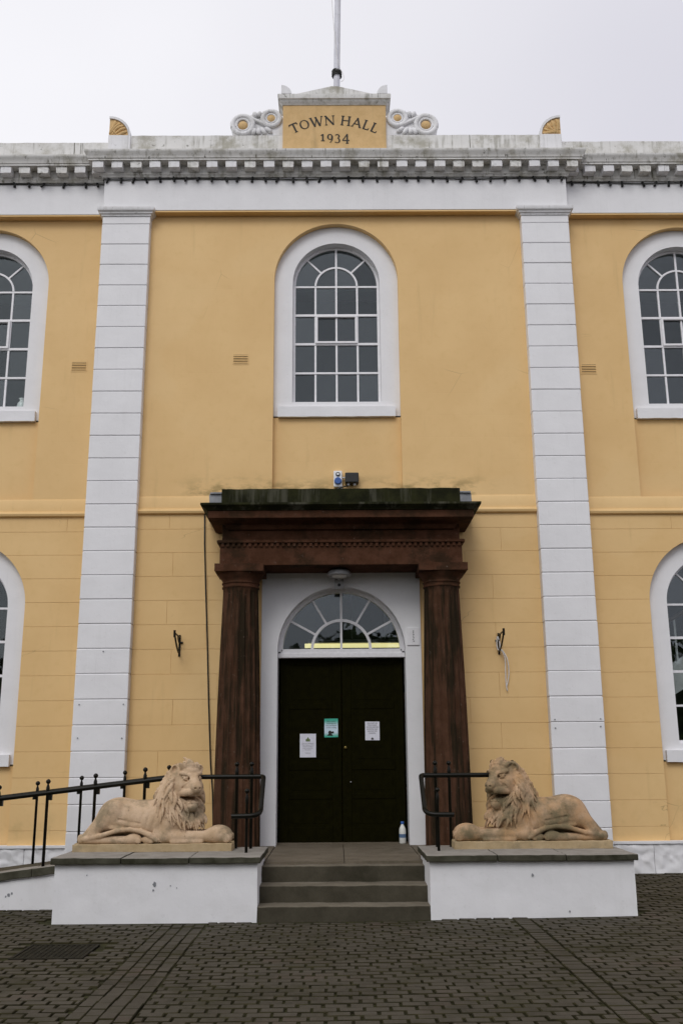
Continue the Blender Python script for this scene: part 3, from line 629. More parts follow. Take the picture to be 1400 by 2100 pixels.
# double door
for s in (-1, 1):
    a, c = sorted((DX+s*.004, DX+s*.806)); d = MB()
    zr = [(.475, .66), (1.0, 1.07), (1.36, 1.46), (2.13, 2.21), (2.70, 2.79)]
    d.box(a, a+.12, .25, .3, .475, 2.79).box(c-.12, c, .25, .3, .475, 2.79)
    for z0, z1 in zr: d.box(a+.12, c-.12, .251, .3, z0, z1)
    leaf = d.build('door', M['door'], HALL, bevel=.006)
    for (_, z0), (z1, _) in zip(zr, zr[1:]):
        MB().prism([(a+.118, z0-.002), (c-.118, z0-.002), (c-.118, z1+.002), (a+.118, z1+.002)], .2585, .298).build('panel', M['door'], leaf)
        MB().prism([(a+.16, z0+.04), (c-.16, z0+.04), (c-.16, z1-.04), (a+.16, z1-.04)], .2555, .27, .0025).build('raised_panel', M['door'], leaf)
for z, m_, r_ in ((1.64, 'brass', .02), (1.21, 'grey_metal', .009)):
    k = MB(); x = DX+.045 if z > 1.5 else DX+.11
    for rr, yy in ((.001, .225), (r_*.8, .226), (r_, .235), (r_*.6, .245), (r_*.6, .252)):
        for i in range(14): k.v.append((x+rr*math.cos(2*math.pi*i/14), yy, z+rr*math.sin(2*math.pi*i/14)))
    for i in range(4):
        for j in range(14): k.f.append((i*14+j, i*14+(j+1) % 14, (i+1)*14+(j+1) % 14, (i+1)*14+j))
    k.build('door_knob' if z > 1.5 else 'lock', M[m_], leaf, smooth=True)
# portico ---------------------------------------------------------
por = MB().box(DX-1.54, DX+1.54, -.60, -.02, 3.885, 4.17).build('portico', M['red_plain'], HALL, bevel=.006)
MB().box(DX-1.515, DX+1.515, -.575, -.015, 4.205, 4.46).build('portico_frieze', M['red_plain'], por, bevel=.006)
MB().sweep([(-.03, 4.168), (.028, 4.168), (.035, 4.175), (.035, 4.2), (.02, 4.21), (-.03, 4.212)], [(DX-1.54, -.02), (DX-1.54, -.6), (DX+1.54, -.6), (DX+1.54, -.02)]).build('taenia', M['red_plain'], por)
dm = MB().box(-.018, .018, -.022, .004, -.045, 0).mesh('dentil', M['red_plain'])
for i in range(44):
    o = bpy.data.objects.new('dentil', dm); put(o, por); o.location = (DX-1.505+3.01*i/43, -.6, 4.1685)
pc = [(-.03, 4.34), (.02, 4.345), (.045, 4.375), (.05, 4.40), (.09, 4.42), (.24, 4.438), (.25, 4.445), (.25, 4.535), (.265, 4.54), (.275, 4.555), (.31, 4.575), (.335, 4.592), (.335, 4.618), (.1, 4.655), (-.03, 4.66)]
cpath = [(DX-1.42, -.01), (DX-1.42, -.6), (DX+1.42, -.6), (DX+1.42, -.01)]
MB().sweep(pc[:8]+[(-.03, 4.535)], cpath).build('portico_cornice', M['red_plain'], por, auto=30)
MB().sweep([(-.03, 4.537)]+[(o_+.002, z_+.002) for o_, z_ in pc[7:]], cpath).build('cornice_weathering', M['moss_stone'], por, auto=30)
MB().gbox(DX-1.52, DX+1.525, -.72, -.02, 4.63, 4.856, .05, .006, 7).build('blocking_course', M['moss_stone'], por, auto=50)
for s in (-1, 1):
    a, c = sorted((DX+s*1.527, DX+s*1.72)); MB().gbox(a, c, -.36, -.02, 4.64, 4.885, .05, .008).gbox(a+.01, c-.01, -.39, -.02, 4.885, 4.905, .05, .004).build('lead_flashing', M['lead'], por, auto=50)
for cx in (DX-1.28, DX+1.28):
    cy = -.43
    nf = 20
    def flute(a, r, z):
        if .50 < z < 3.585: return r-.021*abs(math.sin(a*nf/2))**.7*min(1, (3.59-z)/.05)
        return r
    def rad(z): u_ = (z-.465)/(3.60-.465); return .288-.066*u_+.012*math.sin(u_*3.14)
    pr = [(rad(.46), .46), (rad(.5), .505)]+[(rad(z), z) for z in np.linspace(.52, 3.53, 14)]+[(rad(3.56), 3.56), (rad(3.585), 3.59), (rad(3.6)+.004, 3.60), (.226, 3.64)]
    sh_ = MB().lathe(pr, cx, cy, 120, flute).build('column_shaft', M['red'], por, auto=50)
    MB().lathe([(.2, 3.60), (.236, 3.605), (.238, 3.62), (.228, 3.63), (.229, 3.655), (.24, 3.66), (.241, 3.672), (.232, 3.68), (.234, 3.70), (.25, 3.725), (.275, 3.755), (.29, 3.78), (.292, 3.79), (.25, 3.8)], cx, cy, 48).build('capital', M['red_plain'], sh_, auto=35)
    MB().gbox(cx-.305, cx+.305, cy-.305, cy+.31, 3.79, 3.884, .06, .003, 8).build('abacus', M['red_plain'], sh_, auto=50)

# ------------------------------------------------------------------ platform, steps, plinths
PZ = .462
ep = thing('entrance_steps', 'dark worn stone steps and flagged landing up to the black double door', 'steps', (.03, -2.4, 0))
MB().gbox(-2.75, 2.85, -1.74, -.02, -.1, PZ-.03, .12, .002, keep=('z1',)).build('platform', M['step'], ep)
for y0, y1 in ((-1.93, -1.25), (-1.25, -.48), (-.48, .2)):
    for x0, x1 in ((-.79, .045), (.045, .87)):
        MB().gbox(x0+.004, x1-.004, y0+.004, y1-.004, PZ-.05, PZ+rng.uniform(-.002, .003), .06, .0025, 6).build('landing_slab', M['landing'], ep, auto=50)
for s, xs_ in ((-1, (-2.7, -1.7, -.795)), (1, (.875, 1.8, 2.8))):
    for x0, x1 in zip(xs_, xs_[1:]):
        for y0, y1 in ((-1.9, -1.2), (-1.2, -.6), (-.6, -.04)): MB().gbox(x0+.003, x1-.003, y0+.003, y1-.003, PZ-.05, PZ+rng.uniform(-.003, .002), .1, .003, 6).build('landing_slab', M['landing'], ep, auto=50)
MB().gbox(-.80, .88, .17, .32, PZ-.05, PZ+.012, .05, .002).build('threshold', M['landing'], ep, auto=50)
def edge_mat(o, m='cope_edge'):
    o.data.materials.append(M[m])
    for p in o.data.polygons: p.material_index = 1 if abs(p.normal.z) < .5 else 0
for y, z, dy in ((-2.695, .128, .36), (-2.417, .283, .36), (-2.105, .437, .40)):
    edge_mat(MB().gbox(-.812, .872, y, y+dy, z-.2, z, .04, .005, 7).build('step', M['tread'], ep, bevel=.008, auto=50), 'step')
def plinth(x0, x1, lab, zg):
    p = thing('statue_plinth', lab, 'plinth', ((x0+x1)/2, -2.2, zg))
    MB().gbox(x0, x1, -2.70, -1.70, -.06, .54, .05, .004, 5).build('plinth_wall', M['white_plinth'], p, auto=50)
    cuts = [x0-.035, x0+(x1-x0)*.33, x0+(x1-x0)*.665, x1+.035]
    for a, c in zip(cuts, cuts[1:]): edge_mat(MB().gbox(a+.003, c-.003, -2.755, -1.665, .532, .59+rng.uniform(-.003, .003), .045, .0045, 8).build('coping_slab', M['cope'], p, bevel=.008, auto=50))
    return p
PLL = plinth(-2.765, -.805, 'low white plinth with grey coping between the ramp wall and the steps', 0)
PLR = plinth(.865, 2.855, 'low white plinth with grey coping whose far end meets open paving', .02)

# flaked paint on the plinth and ramp wall
def chip(x, z, y, r_, parent, seed):
    q = random.Random(seed); MB().prism([(x+r_*q.uniform(.5, 1.1)*math.cos(a_*.628), z+r_*1.3*q.uniform(.5, 1.1)*math.sin(a_*.628)) for a_ in range(10)], y-.0015, y+.006).build('paint_chip', M['lead'], parent)
for x, z, r_, k in ((-1.795, .345, .02, 1), (-1.805, .29, .009, 2), (-1.64, .33, .006, 3), (-1.58, .31, .005, 4), (-2.45, .43, .006, 5)): chip(x, z, -2.704, r_, PLL, k)
for x, z, r_, k in ((1.86, .40, .014, 6), (2.2, .07, .01, 7)): chip(x, z, -2.704, r_, PLR, k)
# ------------------------------------------------------------------ lions
# ---- lion sculpting: a small signed-distance modeller with surface nets ----
class Field:
    def __init__(s, lo, hi, h):
        s.h = h; s.lo = np.array(lo, float)
        s.n = np.ceil((np.array(hi)-s.lo)/h).astype(int)+1
        s.ax = [(s.lo[i]+h*np.arange(s.n[i])).astype(np.float32) for i in range(3)]
        s.d = np.full(s.n, 1.0, np.float32)
    def block(s, lo, hi):
        sl = []
        for i in range(3):
            a = int(max(0, math.floor((lo[i]-s.lo[i])/s.h))); b = int(min(s.n[i], math.ceil((hi[i]-s.lo[i])/s.h)+1))
            if b-a < 1: return None, None
            sl.append(slice(a, b))
        sl = tuple(sl)
        return sl, (s.ax[0][sl[0]][:, None, None], s.ax[1][sl[1]][None, :, None], s.ax[2][sl[2]][None, None, :])
    def mix(s, sl, v, k, sub=False):
        a = s.d[sl]
        if sub:
            hh = np.clip(.5-.5*(a+v)/k, 0, 1); s.d[sl] = a*(1-hh)-v*hh+k*hh*(1-hh)
        else:
            hh = np.clip(.5+.5*(a-v)/k, 0, 1); s.d[sl] = a*(1-hh)+v*hh-k*hh*(1-hh)
    def ell(s, c, r, k=.03, sub=False, M=None):
        R = max(r)+k+.05
        sl, g = s.block([c[i]-R for i in range(3)], [c[i]+R for i in range(3)])
        if sl is None: return
        x, y, z = g[0]-c[0], g[1]-c[1], g[2]-c[2]
        if M is not None:
            x, y, z = (M[0][i]*x+M[1][i]*y+M[2][i]*z for i in range(3))
        k0 = np.sqrt((x/r[0])**2+(y/r[1])**2+(z/r[2])**2)+1e-6
        k1 = np.sqrt((x/r[0]**2)**2+(y/r[1]**2)**2+(z/r[2]**2)**2)+1e-6
        s.mix(sl, k0*(k0-1)/k1, k, sub)
    def cap(s, a, b, ra, rb, k=.03, sub=False):
        R = max(ra, rb)+k+.04
        sl, g = s.block([min(a[i], b[i])-R for i in range(3)], [max(a[i], b[i])+R for i in range(3)])
        if sl is None: return
        ba = [b[i]-a[i] for i in range(3)]; l2 = sum(q*q for q in ba)+1e-9
        x, y, z = g[0]-a[0], g[1]-a[1], g[2]-a[2]
        t = np.clip((x*ba[0]+y*ba[1]+z*ba[2])/l2, 0, 1)
        v = np.sqrt((x-t*ba[0])**2+(y-t*ba[1])**2+(z-t*ba[2])**2)-(ra+(rb-ra)*t)
        s.mix(sl, v, k, sub)
    def path(s, pts, rs, k=.02, sub=False):
        for i in range(len(pts)-1): s.cap(pts[i], pts[i+1], rs[i], rs[i+1], k, sub)
    def mesh(s):
        d = s.d; ins = d < 0
        c = np.zeros(np.array(d.shape)-1, np.int8)
        for i in (0, 1):
            for j in (0, 1):
                for k in (0, 1):
                    c += ins[i:d.shape[0]-1+i, j:d.shape[1]-1+j, k:d.shape[2]-1+k]
        act = (c > 0) & (c < 8)
        idx = np.full(act.shape, -1, np.int64); cells = np.argwhere(act); idx[act] = np.arange(len(cells))
        acc = np.zeros((len(cells), 3)); cnt = np.zeros(len(cells))
        corners = [(i, j, k) for i in (0, 1) for j in (0, 1) for k in (0, 1)]
        for p in corners:
            for a in range(3):
                if p[a] == 1: continue
                q = list(p); q[a] = 1
                dp = d[cells[:, 0]+p[0], cells[:, 1]+p[1], cells[:, 2]+p[2]]; dq = d[cells[:, 0]+q[0], cells[:, 1]+q[1], cells[:, 2]+q[2]]
                m = (dp < 0) != (dq < 0); t = np.where(m, dp/(dp-dq+1e-12*(dp == dq)), 0)
                o = np.array(p, float)[None].repeat(len(cells), 0); o[:, a] += t
                acc[m] += o[m]; cnt[m] += 1
        v = s.lo+s.h*(cells+acc/cnt[:, None])
        faces = []
        for a in range(3):
            b, e = (a+1) % 3, (a+2) % 3
            sl0 = [slice(None)]*3; sl1 = [slice(None)]*3; sl0[a] = slice(0, -1); sl1[a] = slice(1, None)
            i0 = ins[tuple(sl0)]; i1 = ins[tuple(sl1)]
            for sgn, m in ((1, i0 & ~i1), (-1, ~i0 & i1)):
                g = np.argwhere(m); g = g[(g[:, b] > 0) & (g[:, e] > 0) & (g[:, b] < d.shape[b]-1) & (g[:, e] < d.shape[e]-1)]
                def at(db, de):
                    q = g.copy(); q[:, b] -= db; q[:, e] -= de; return idx[q[:, 0], q[:, 1], q[:, 2]]
                f = np.stack([at(1, 1), at(0, 1), at(0, 0), at(1, 0)], 1)
                faces.append(f if sgn > 0 else f[:, ::-1])
        return v, np.concatenate(faces)

def lion_mesh(az, seed, h=.0075, dx=0.):
    """lion lying along +x, viewer on the -y side; az = heading of the face in degrees (0 = +x, -90 = -y)"""
    rnd = random.Random(seed)
    F = Field((-.06, -.3, -.03), (1.68, .3, 1.0), h)
    # trunk
    F.cap((.45, 0, .25), (1.0, 0, .25), .185, .2, .05)
    F.ell((.40, 0, .27), (.2, .17, .19), .08)
    F.cap((.34, 0, .24), (.07, -.02, .06), .16, .05, .08)
    F.ell((1.08+dx, 0, .25), (.16, .17, .25), .08)
    F.ell((.75, 0, .2), (.3, .2, .17), .06)
    for s in (-1, 1):
        # hind leg: thigh, knee, shank folded forward, paw
        F.cap((.36, .11*s, .33), (.16, .15*s, .11), .11, .06, .03)
        F.ell((.35, .135*s, .29), (.1, .075, .16), .025, M=[[.9, 0, .42], [0, 1, 0], [-.42, 0, .9]])
        F.cap((.05, .13*s, .045), (.2, .16*s, .075), .045, .05, .03)
        F.cap((.06, .15*s, .04), (.55, .185*s, .04), .038, .042, .015)
        F.ell((.6, .19*s, .05), (.085, .05, .055), .02)
        for q in range(4): F.ell((.655, .19*s+(q-1.5)*.024, .035), (.03, .015, .03), .008)
        F.ell((.745, .185*s, .042), (.06, .042, .045), .015)
        for q in range(4): F.ell((.785, .185*s+(q-1.5)*.02, .03), (.026, .012, .026), .006)
        # skin folds at the flank
        F.cap((.4, .165*s, .21), (.66, .175*s, .17), .022, .014, .02)
        F.cap((.36, .175*s, .165), (.72, .18*s, .11), .024, .014, .018)
        F.path([(.46, .19*s, .42), (.475, .2*s, .36), (.44, .215*s, .28), (.38, .225*s, .2)], [.012, .014, .012, .008], .014, True)
        F.cap((.44, .195*s, .245), (.66, .2*s, .205), .012, .008, .012, True)
        F.cap((.42, .205*s, .19), (.7, .21*s, .145), .012, .008, .012, True)
        # shoulder and foreleg
        F.ell((1.0+dx, .105*s, .22), (.14, .08, .19), .04)
        F.cap((1.03+dx, .135*s, .18), (.985+dx*.7, .16*s, .075), .08, .065, .03)
        F.cap((.985+dx*.7, .16*s, .07), (1.36, .15*s, .07), .066, .055, .025)
        F.cap((1.0, .2*s, .02), (1.3, .19*s, .02), .025, .02, .02)
        F.ell((1.45, .145*s, .085), (.13, .07, .085), .03)
        F.ell((1.53, .145*s, .065), (.06, .068, .065), .02)
        for q in range(4):
            F.ell((1.56+.012*(1.5-abs(q-1.5)), .145*s+(q-1.5)*.033, .05), (.04, .02, .046), .008)
        for q in range(3):
            F.cap((1.5, .145*s+(q-1)*.033, .13), (1.62, .145*s+(q-1)*.033, .03), .007, .007, .01, True)
        for q in range(7):                       # tufts behind the elbow
            x = .8+.024*q; F.path([(x+.03, .185*s, .17), (x, .195*s, .09), (x-.06, .2*s, .02)], [.014, .016, .008], .008)
    # ribs, faint
    for q in range(5): F.cap((.62+.07*q, -.2, .33), (.58+.07*q, -.215, .16), .008, .006, .02, True)
    # tail laid forward over the leg
    F.path([(.03, -.07, .06), (.08, -.17, .05), (.25, -.205, .085), (.42, -.215, .135), (.56, -.215, .15), (.67, -.21, .13), (.77, -.215, .09), (.84, -.215, .035)],
           [.035, .03, .024, .022, .022, .024, .03, .02], .01)
    # neck core
    a = math.radians(az)
    ho = np.array((1.215+dx, -.015, .635)); fu = np.array((math.cos(a)*.985, math.sin(a)*.985, -.09)); fu /= np.linalg.norm(fu)
    sv = np.cross((0, 0, 1), fu); sv /= np.linalg.norm(sv); up = np.cross(fu, sv)
    M = [[fu[i], sv[i], up[i]] for i in range(3)]
    H = lambda u, v, w: tuple(ho+fu*u+sv*v+up*w)
    F.cap((1.08+dx, 0, .3), (1.16+dx, -.005, .62), .175, .13, .06)
    F.cap((1.17+dx, -.01, .2), (1.2+dx, -.01, .5), .12, .1, .06)
    F.cap((.95+dx*.6, 0, .42), (1.13+dx, 0, .7), .09, .12, .06)
    # skull and face
    F.ell(H(-.02, 0, .03), (.15, .135, .155), .03, M=M)
    F.ell(H(.04, 0, .1), (.1, .11, .07), .03, M=M)
    F.cap(H(.06, 0, -.01), H(.19, 0, -.055), .1, .07, .03)
    F.cap(H(.09, 0, .06), H(.225, 0, -.02), .056, .05, .02); F.cap(H(.13, .022, .05), H(.23, .022, -.025), .036, .034, .015); F.cap(H(.13, -.022, .05), H(.23, -.022, -.025), .036, .034, .015)
    F.cap(H(.16, 0, -.05), H(.24, 0, -.055), .07, .055, .02)
    F.ell(H(.255, 0, -.042), (.036, .06, .036), .012, M=M)
    for s in (-1, 1):
        F.cap(H(.145, .036*s, .07), H(.085, .112*s, .088), .02, .019, .022)
        F.ell(H(.04, .1*s, -.05), (.085, .05, .085), .03, M=M)
        F.cap(H(.215, .048*s, -.095), H(.09, .088*s, -.12), .04, .042, .012)
        F.ell(H(.14, .076*s, .034), (.045, .045, .03), .01, True, M)
        F.ell(H(.116, .071*s, .036), (.026, .028, .02), .004, M=M); F.ell(H(.143, .077*s, .036), (.012, .01, .01), .003, True, M)
        F.cap(H(.137, .055*s, .05), H(.105, .1*s, .052), .009, .008, .004)
        F.cap(H(.137, .05*s, .018), H(.1, .1*s, .018), .008, .007, .004)
        F.ell(H(.285, .024*s, -.05), (.014, .012, .011), .004, True, M)
        F.cap(H(.2, .06*s, .01), H(.12, .1*s, -.06), .008, .008, .012, True)
        F.ell(H(-.03, .14*s, .12), (.03, .045, .05), .015, M=M)
        F.ell(H(-.005, .15*s, .125), (.025, .025, .032), .008, True, M)
    # jaw and open mouth
    F.cap(H(.0, 0, -.2), H(.17, 0, -.25), .09, .056, .02)
    F.ell(H(.19, 0, -.243), (.04, .056, .036), .012, M=M)
    F.ell(H(.17, 0, -.165), (.13, .08, .038), .012, True, M)
    F.ell(H(.1, 0, -.16), (.1, .112, .024), .012, True, M)
    F.ell(H(.13, 0, -.195), (.08, .042, .014), .008, M=M)
    for s in (-1, 1):
        F.cap(H(.205, .045*s, -.125), H(.205, .045*s, -.142), .011, .006, .003)
        F.cap(H(.195, .046*s, -.21), H(.195, .044*s, -.195), .01, .006, .003)
    for q in range(5):
        F.cap(H(.215, (q-2)*.014, -.12), H(.217, (q-2)*.014, -.136), .007, .006, .002)
        F.cap(H(.215, (q-2)*.015, -.21), H(.213, (q-2)*.015, -.197), .007, .006, .002)
    # mane: locks that spring from a ring round the face and fall to a skirt on neck and shoulders
    def lerp(pts, t):
        x = t*(len(pts)-1); i = min(int(x), len(pts)-2); f = x-i
        return np.array(pts[i])*(1-f)+np.array(pts[i+1])*f
    skirt = {-1: [(.86, -.06, .47), (.88, -.18, .36), (.96, -.24, .22), (1.09, -.25, .17), (1.22, -.23, .14), (1.34, -.14, .13), (1.4, -.03, .12)],
             1: [(.86, .06, .47), (.88, .18, .36), (.96, .24, .22), (1.09, .25, .17), (1.22, .23, .14), (1.34, .14, .13), (1.4, .03, .12)]}
    axis0 = np.array((1.08+dx, 0, .2)); axis1 = np.array((1.16+dx, 0, .7))
    for layer in range(5):
        fr = (1.0, .92, .78, .6, .5)[layer]; n = (12, 11, 10, 9, 9)[layer]
        for s in (-1, 1):
            for q in range(n):
                t = (q+.5*(layer % 2)+.25*rnd.random())/(n-.3); t = min(t, 1)
                ring = math.pi*(.02+.93*t)
                root = np.array(H(-.055+.05*t-.01*(3-layer)+(.025 if layer == 4 else 0), s*.155*math.sin(ring), .155*math.cos(ring)-.03-.03*t))
                end = root+(lerp(skirt[s], t)+np.array((dx*.85, 0, 0))-root)*min(1, fr*rnd.uniform(.9, 1.1))
                mid = (root+end)/2
                ax = axis0+(axis1-axis0)*np.clip((mid[2]-.2)/.5, 0, 1.2)
                out = mid-ax; out[2] *= .2; out /= np.linalg.norm(out)+1e-6
                mid = mid+out*(.055+.012*layer)
                if layer: end = end+out*.014*layer
                P = []; R = []; m = 9; ph = rnd.random()*6.28; tang = np.cross(end-root, out); tang /= np.linalg.norm(tang)+1e-6
                r0 = rnd.uniform(.019, .026)
                for i in range(m):
                    f = i/(m-1); p = root*(1-f)**2+2*mid*f*(1-f)+end*f*f
                    P.append(p+tang*.026*math.sin(ph+f*5.)*f); R.append(r0*(.85+.35*math.sin(f*3.14))*(1-.75*f**3))
                F.path(P, R, .004)
                F.path([P[i]+out*R[i]*1.05+tang*R[i]*.15 for i in range(2, m-2)], [.006]*(m-4), .004, True)
    # beard and chest locks below the jaw
    side = np.array((-fu[1], fu[0], 0)); flat = np.array((fu[0], fu[1], 0))
    for q in range(13):
        v = (q-6)*.026
        p0 = np.array(H(.07-.4*abs(v), v*.9, -.285)); p2 = np.array((1.2+dx, -.01, .12+.05*rnd.random()+.35*abs(v)))+side*v*1.25+flat*(.17-.35*abs(v))
        p2[0] = min(p2[0], 1.36); p2[1] = max(p2[1], -.21)
        p1 = (p0+p2)/2+flat*.045
        P = []; ph = rnd.random()*6.28
        for f in np.linspace(0, 1, 9): P.append(p0*(1-f)**2+2*p1*f*(1-f)+p2*f*f+side*.014*math.sin(ph+5.5*f)*f)
        F.path(P, [.018, .024, .026, .027, .027, .025, .021, .014, .005], .004)
    # forelock: tousled locks springing up from the brow
    for q in range(15):
        v = -.105+.21*(q % 8)/7+rnd.uniform(-.01, .01); back = -.05 if q > 7 else .02
        p0 = np.array(H(.075+back-abs(v)*.35, v*.8, .12-abs(v)*.2)); p1 = np.array(H(.09+back-abs(v)*.3, v*.9, .185-abs(v)*.25+.02*rnd.random()))
        p2 = np.array(H(.0+back+rnd.uniform(-.03, .05), v*.8+rnd.uniform(-.05, .05), .235-abs(v)*.55+rnd.uniform(-.02, .02)))
        P = [p0*(1-f)**2+2*p1*f*(1-f)+p2*f*f for f in np.linspace(0, 1, 6)]
        F.path(P, [.018, .022, .023, .021, .016, .007], .005)
    # crest of mane down the back of the neck
    for q in range(8):
        f = q/7; p0 = np.array((1.1+dx-.14*f, rnd.uniform(-.04, .04), .75-.24*f)); p2 = p0+np.array((-.11, rnd.uniform(-.03, .03), -.13))
        F.path([p0, (p0+p2)/2+np.array((-.03, 0, .03)), p2], [.03, .026, .008], .008)
    F.d = np.maximum(F.d, -(F.ax[2][None, None, :]+.012))     # flat underside, let into the base
    return F.mesh()

def lion(x, mirror, az, seed, mat_, lab, dx):
    y0 = -1.935; t = thing('lion_statue', lab, 'statue', (x+(-.8 if mirror else .8), y0, .59))
    v, f = lion_mesh(az, seed, .0058, dx)
    v = v*np.array((1.0, .86, .985))
    if mirror: v = v*np.array((-1, 1, 1)); f = f[:, ::-1]
    v = v+np.array((x, y0, .664))
    me = bpy.data.meshes.new('lion'); me.from_pydata(v.tolist(), [], f.tolist()); me.shade_smooth(); me.materials.append(M[mat_])
    put(bpy.data.objects.new('lion', me), t)
    a, c = sorted((x, x+(-1.6 if mirror else 1.6)))
    MB().gbox(a-.02, c+.02, y0-.2, y0+.2, .585, .667, .03, .006, 12, keep=('z0',)).build('base_slab', M['lion_base'], t, bevel=.006, auto=60)
lion(-2.735, False, -60, 3, 'lion', 'pale buff stone lion turning its face outward, on the plinth beside the ramp', -.1)
lion(2.80, True, -47, 5, 'lion_r', 'tawny stone lion gazing toward the steps, on the plinth away from the ramp', -.16)

# ------------------------------------------------------------------ ramp and its wall
def rz(x): return .455+.12*(min(x, -2.9)+2.9)
rw = thing('ramp_wall', 'low white wall with sloping grey coping climbing to the lion plinth', 'wall', (-4.9, -1.9, 0))
q = MB(); P_ = [(-6.7, -.06), (-2.72, -.06), (-2.72, rz(-2.9)-.075), (-2.9, rz(-2.9)-.075), (-6.7, rz(-6.7)-.075)]
q.prism(P_, -1.95, -1.72, .004).build('ramp_wall_face', M['white_plinth'], rw)
xs_ = [-6.7, -5.8, -4.9, -4.05, -3.2, -2.72]
for a, c in zip(xs_, xs_[1:]):
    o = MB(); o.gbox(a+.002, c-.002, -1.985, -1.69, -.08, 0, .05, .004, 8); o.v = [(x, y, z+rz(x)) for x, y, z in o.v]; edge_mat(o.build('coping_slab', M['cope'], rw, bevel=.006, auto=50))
rp_ = MB().prism([(-6.7, -.1), (-2.74, -.1), (-2.74, rz(-2.9)-.02), (-2.9, rz(-2.9)-.02), (-6.7, rz(-6.7)-.02)], -1.72, -.85); struct(rp_.build('ramp', M['step']))

for x, z, r_, k in ((-3.43, .16, .02, 8), (-3.4, .175, .014, 9), (-3.46, .145, .01, 10)): chip(x, z, -1.951, r_, rw, k)
# ------------------------------------------------------------------ railings
def post(x, y, z0, z1, parent, r=.0165):
    """square-shouldered iron post with a ball finial; z1 = centre of the ball"""
    p = MB().tube([(x, y, z0), (x, y, z1-.13), (x, y, z1-.10), (x, y, z1-.06), (x, y, z1-.03), (x, y, z1-.012)], [r, r, r*1.25, r*1.15, r*.6, r*.55], 10).build('post', M['iron'], parent, smooth=True)
    MB().lathe([(.002, z1-.026), (.015, z1-.021), (.024, z1-.01), (.0265, z1), (.024, z1+.011), (.014, z1+.022), (.002, z1+.0265)], x, y, 14).build('finial', M['iron'], p, smooth=True)
    return p
def bez(a, b, c, n=8): a, b, c = map(Vector, (a, b, c)); return [a*(1-i/n)**2+b*2*(i/n)*(1-i/n)+c*(i/n)**2 for i in range(n+1)]
rl = lambda x: 1.325 if x > -1.75 else 1.325+.112*(x+1.75)+.03*min(1, (-1.75-x)/.5)*0
def step_rail(sx, x_in, yr, x_end, parent):
    top = [(x_end, yr, 1.325), (x_in-sx*.05, yr, 1.325)]+bez((x_in-sx*.04, yr, 1.325), (x_in, yr, 1.325), (x_in, yr-.05, 1.31), 5)
    top += [(x_in, yr-.1, 1.27), (x_in, -2.22, 1.02)]+bez((x_in, -2.24, 1.0), (x_in, -2.33, .955), (x_in-sx*.1, -2.335, .948), 6)+[(x_in-sx*.29, -2.335, .945)]
    return top
lr = thing('ramp_handrail', 'black iron handrail rising along the ramp wall and curling down beside the steps', 'railing', (-2.5, -1.85, .3), 'black iron railings')
pts = step_rail(1, -.815, -1.85, -1.7, lr)
MB().tube([(x, -1.85, rl(x)) for x in (-6.5, -5, -4, -3, -2.2, -1.8)]+pts, .0255, 12).build('handrail', M['iron'], lr, auto=45)
for x in (-6.2, -5.67, -5.16, -4.65, -4.15, -3.645, -3.125, -2.62, -2.09, -1.58): post(x, -1.85, rz(x) if x < -2.8 else .58, rl(x)+.117, lr)
for x in (-1.105, -.945): post(x, -1.85, .58, 1.455, lr)
post(-.952, -2.30, .58, 1.19, lr, .015)
for x in (-3.645, -3.125, -2.62, -2.09): MB().box(x+.016, x+.05, -1.87, -1.83, rl(x)-.075, rl(x)-.02).build('clamp', M['iron'], lr)
lb = thing('wall_side_handrail', 'black iron handrail on the house side of the ramp, close to the yellow wall', 'railing', (-3.5, -.95, .3), 'black iron railings')
MB().tube([(x, -.95, rl(x)+.015) for x in (-6.5, -5, -4, -3, -2.2, -1.75)], .0225, 12).build('handrail', M['iron'], lb, auto=45)
for x in (-6.0, -5.5, -5.0, -4.5, -4.0, -3.503, -2.996, -2.496, -1.985): post(x, -.95, rz(x)-.03 if x < -2.8 else .45, rl(x)+.12, lb, .015)
for x in (-3.503, -2.996, -2.496): MB().box(x-.045, x-.014, -.97, -.93, rl(x)-.06, rl(x)-.005).build('clamp', M['iron'], lb)
rr_ = thing('landing_handrail', 'black iron handrail beside the tawny lion, returning from the steps to the wall', 'railing', (1.3, -1.85, .47), 'black iron railings')
pts = step_rail(-1, .872, -1.85, 1.80, rr_)
MB().tube([(1.875, -.06, 1.325), (1.875, -1.77, 1.325)]+bez((1.875, -1.78, 1.325), (1.875, -1.85, 1.325), (1.805, -1.85, 1.325), 5)+pts[1:], .0255, 12).build('handrail', M['iron'], rr_, auto=45)
for x, y in ((1.03, -1.85), (1.178, -1.85), (1.875, -1.8), (1.875, -1.33), (1.875, -.86), (1.875, -.4)): post(x, y, .58 if y < -1.7 else .45, 1.452, rr_)
post(1.0, -2.30, .58, 1.19, rr_, .015)

# ------------------------------------------------------------------ flagpole
fp = thing('flagpole', 'tall pale flagpole rising from the roof behind the name block', 'flagpole', (.0, .3, 10.0))
TX = .016
MB().tube([(.0+TX*z*.0+TX*(z-10), .3, z) for z in (10, 11.9, 14, 18)], [.052, .05, .046, .036], 16).build('pole', M['pole'], fp, smooth=True)
for z in (11.84,): MB().tube([(TX*(z-10), .3, z), (TX*(z-10), .3, z+.07)], .066, 16).build('clamp_collar', M['grey_metal'], fp)
c = MB(); n = 40
c.tube([(TX*1.8+.07*math.cos(i*.6), .3+.07*math.sin(i*.6), 11.80+.0024*i) for i in range(n)], .012, 6).build('rope_coil', M['cable'], fp)
MB().tube(bez((-.09, .25, 17.5), (-.13, .25, 13.3), (.06, .24, 11.95), 14), .0045, 6).build('halyard', M['rope'], fp)
MB().tube([(.115, .25, 17.5), (.075, .24, 13.5), (.075, .235, 11.92)], .004, 6).build('halyard', M['rope'], fp)
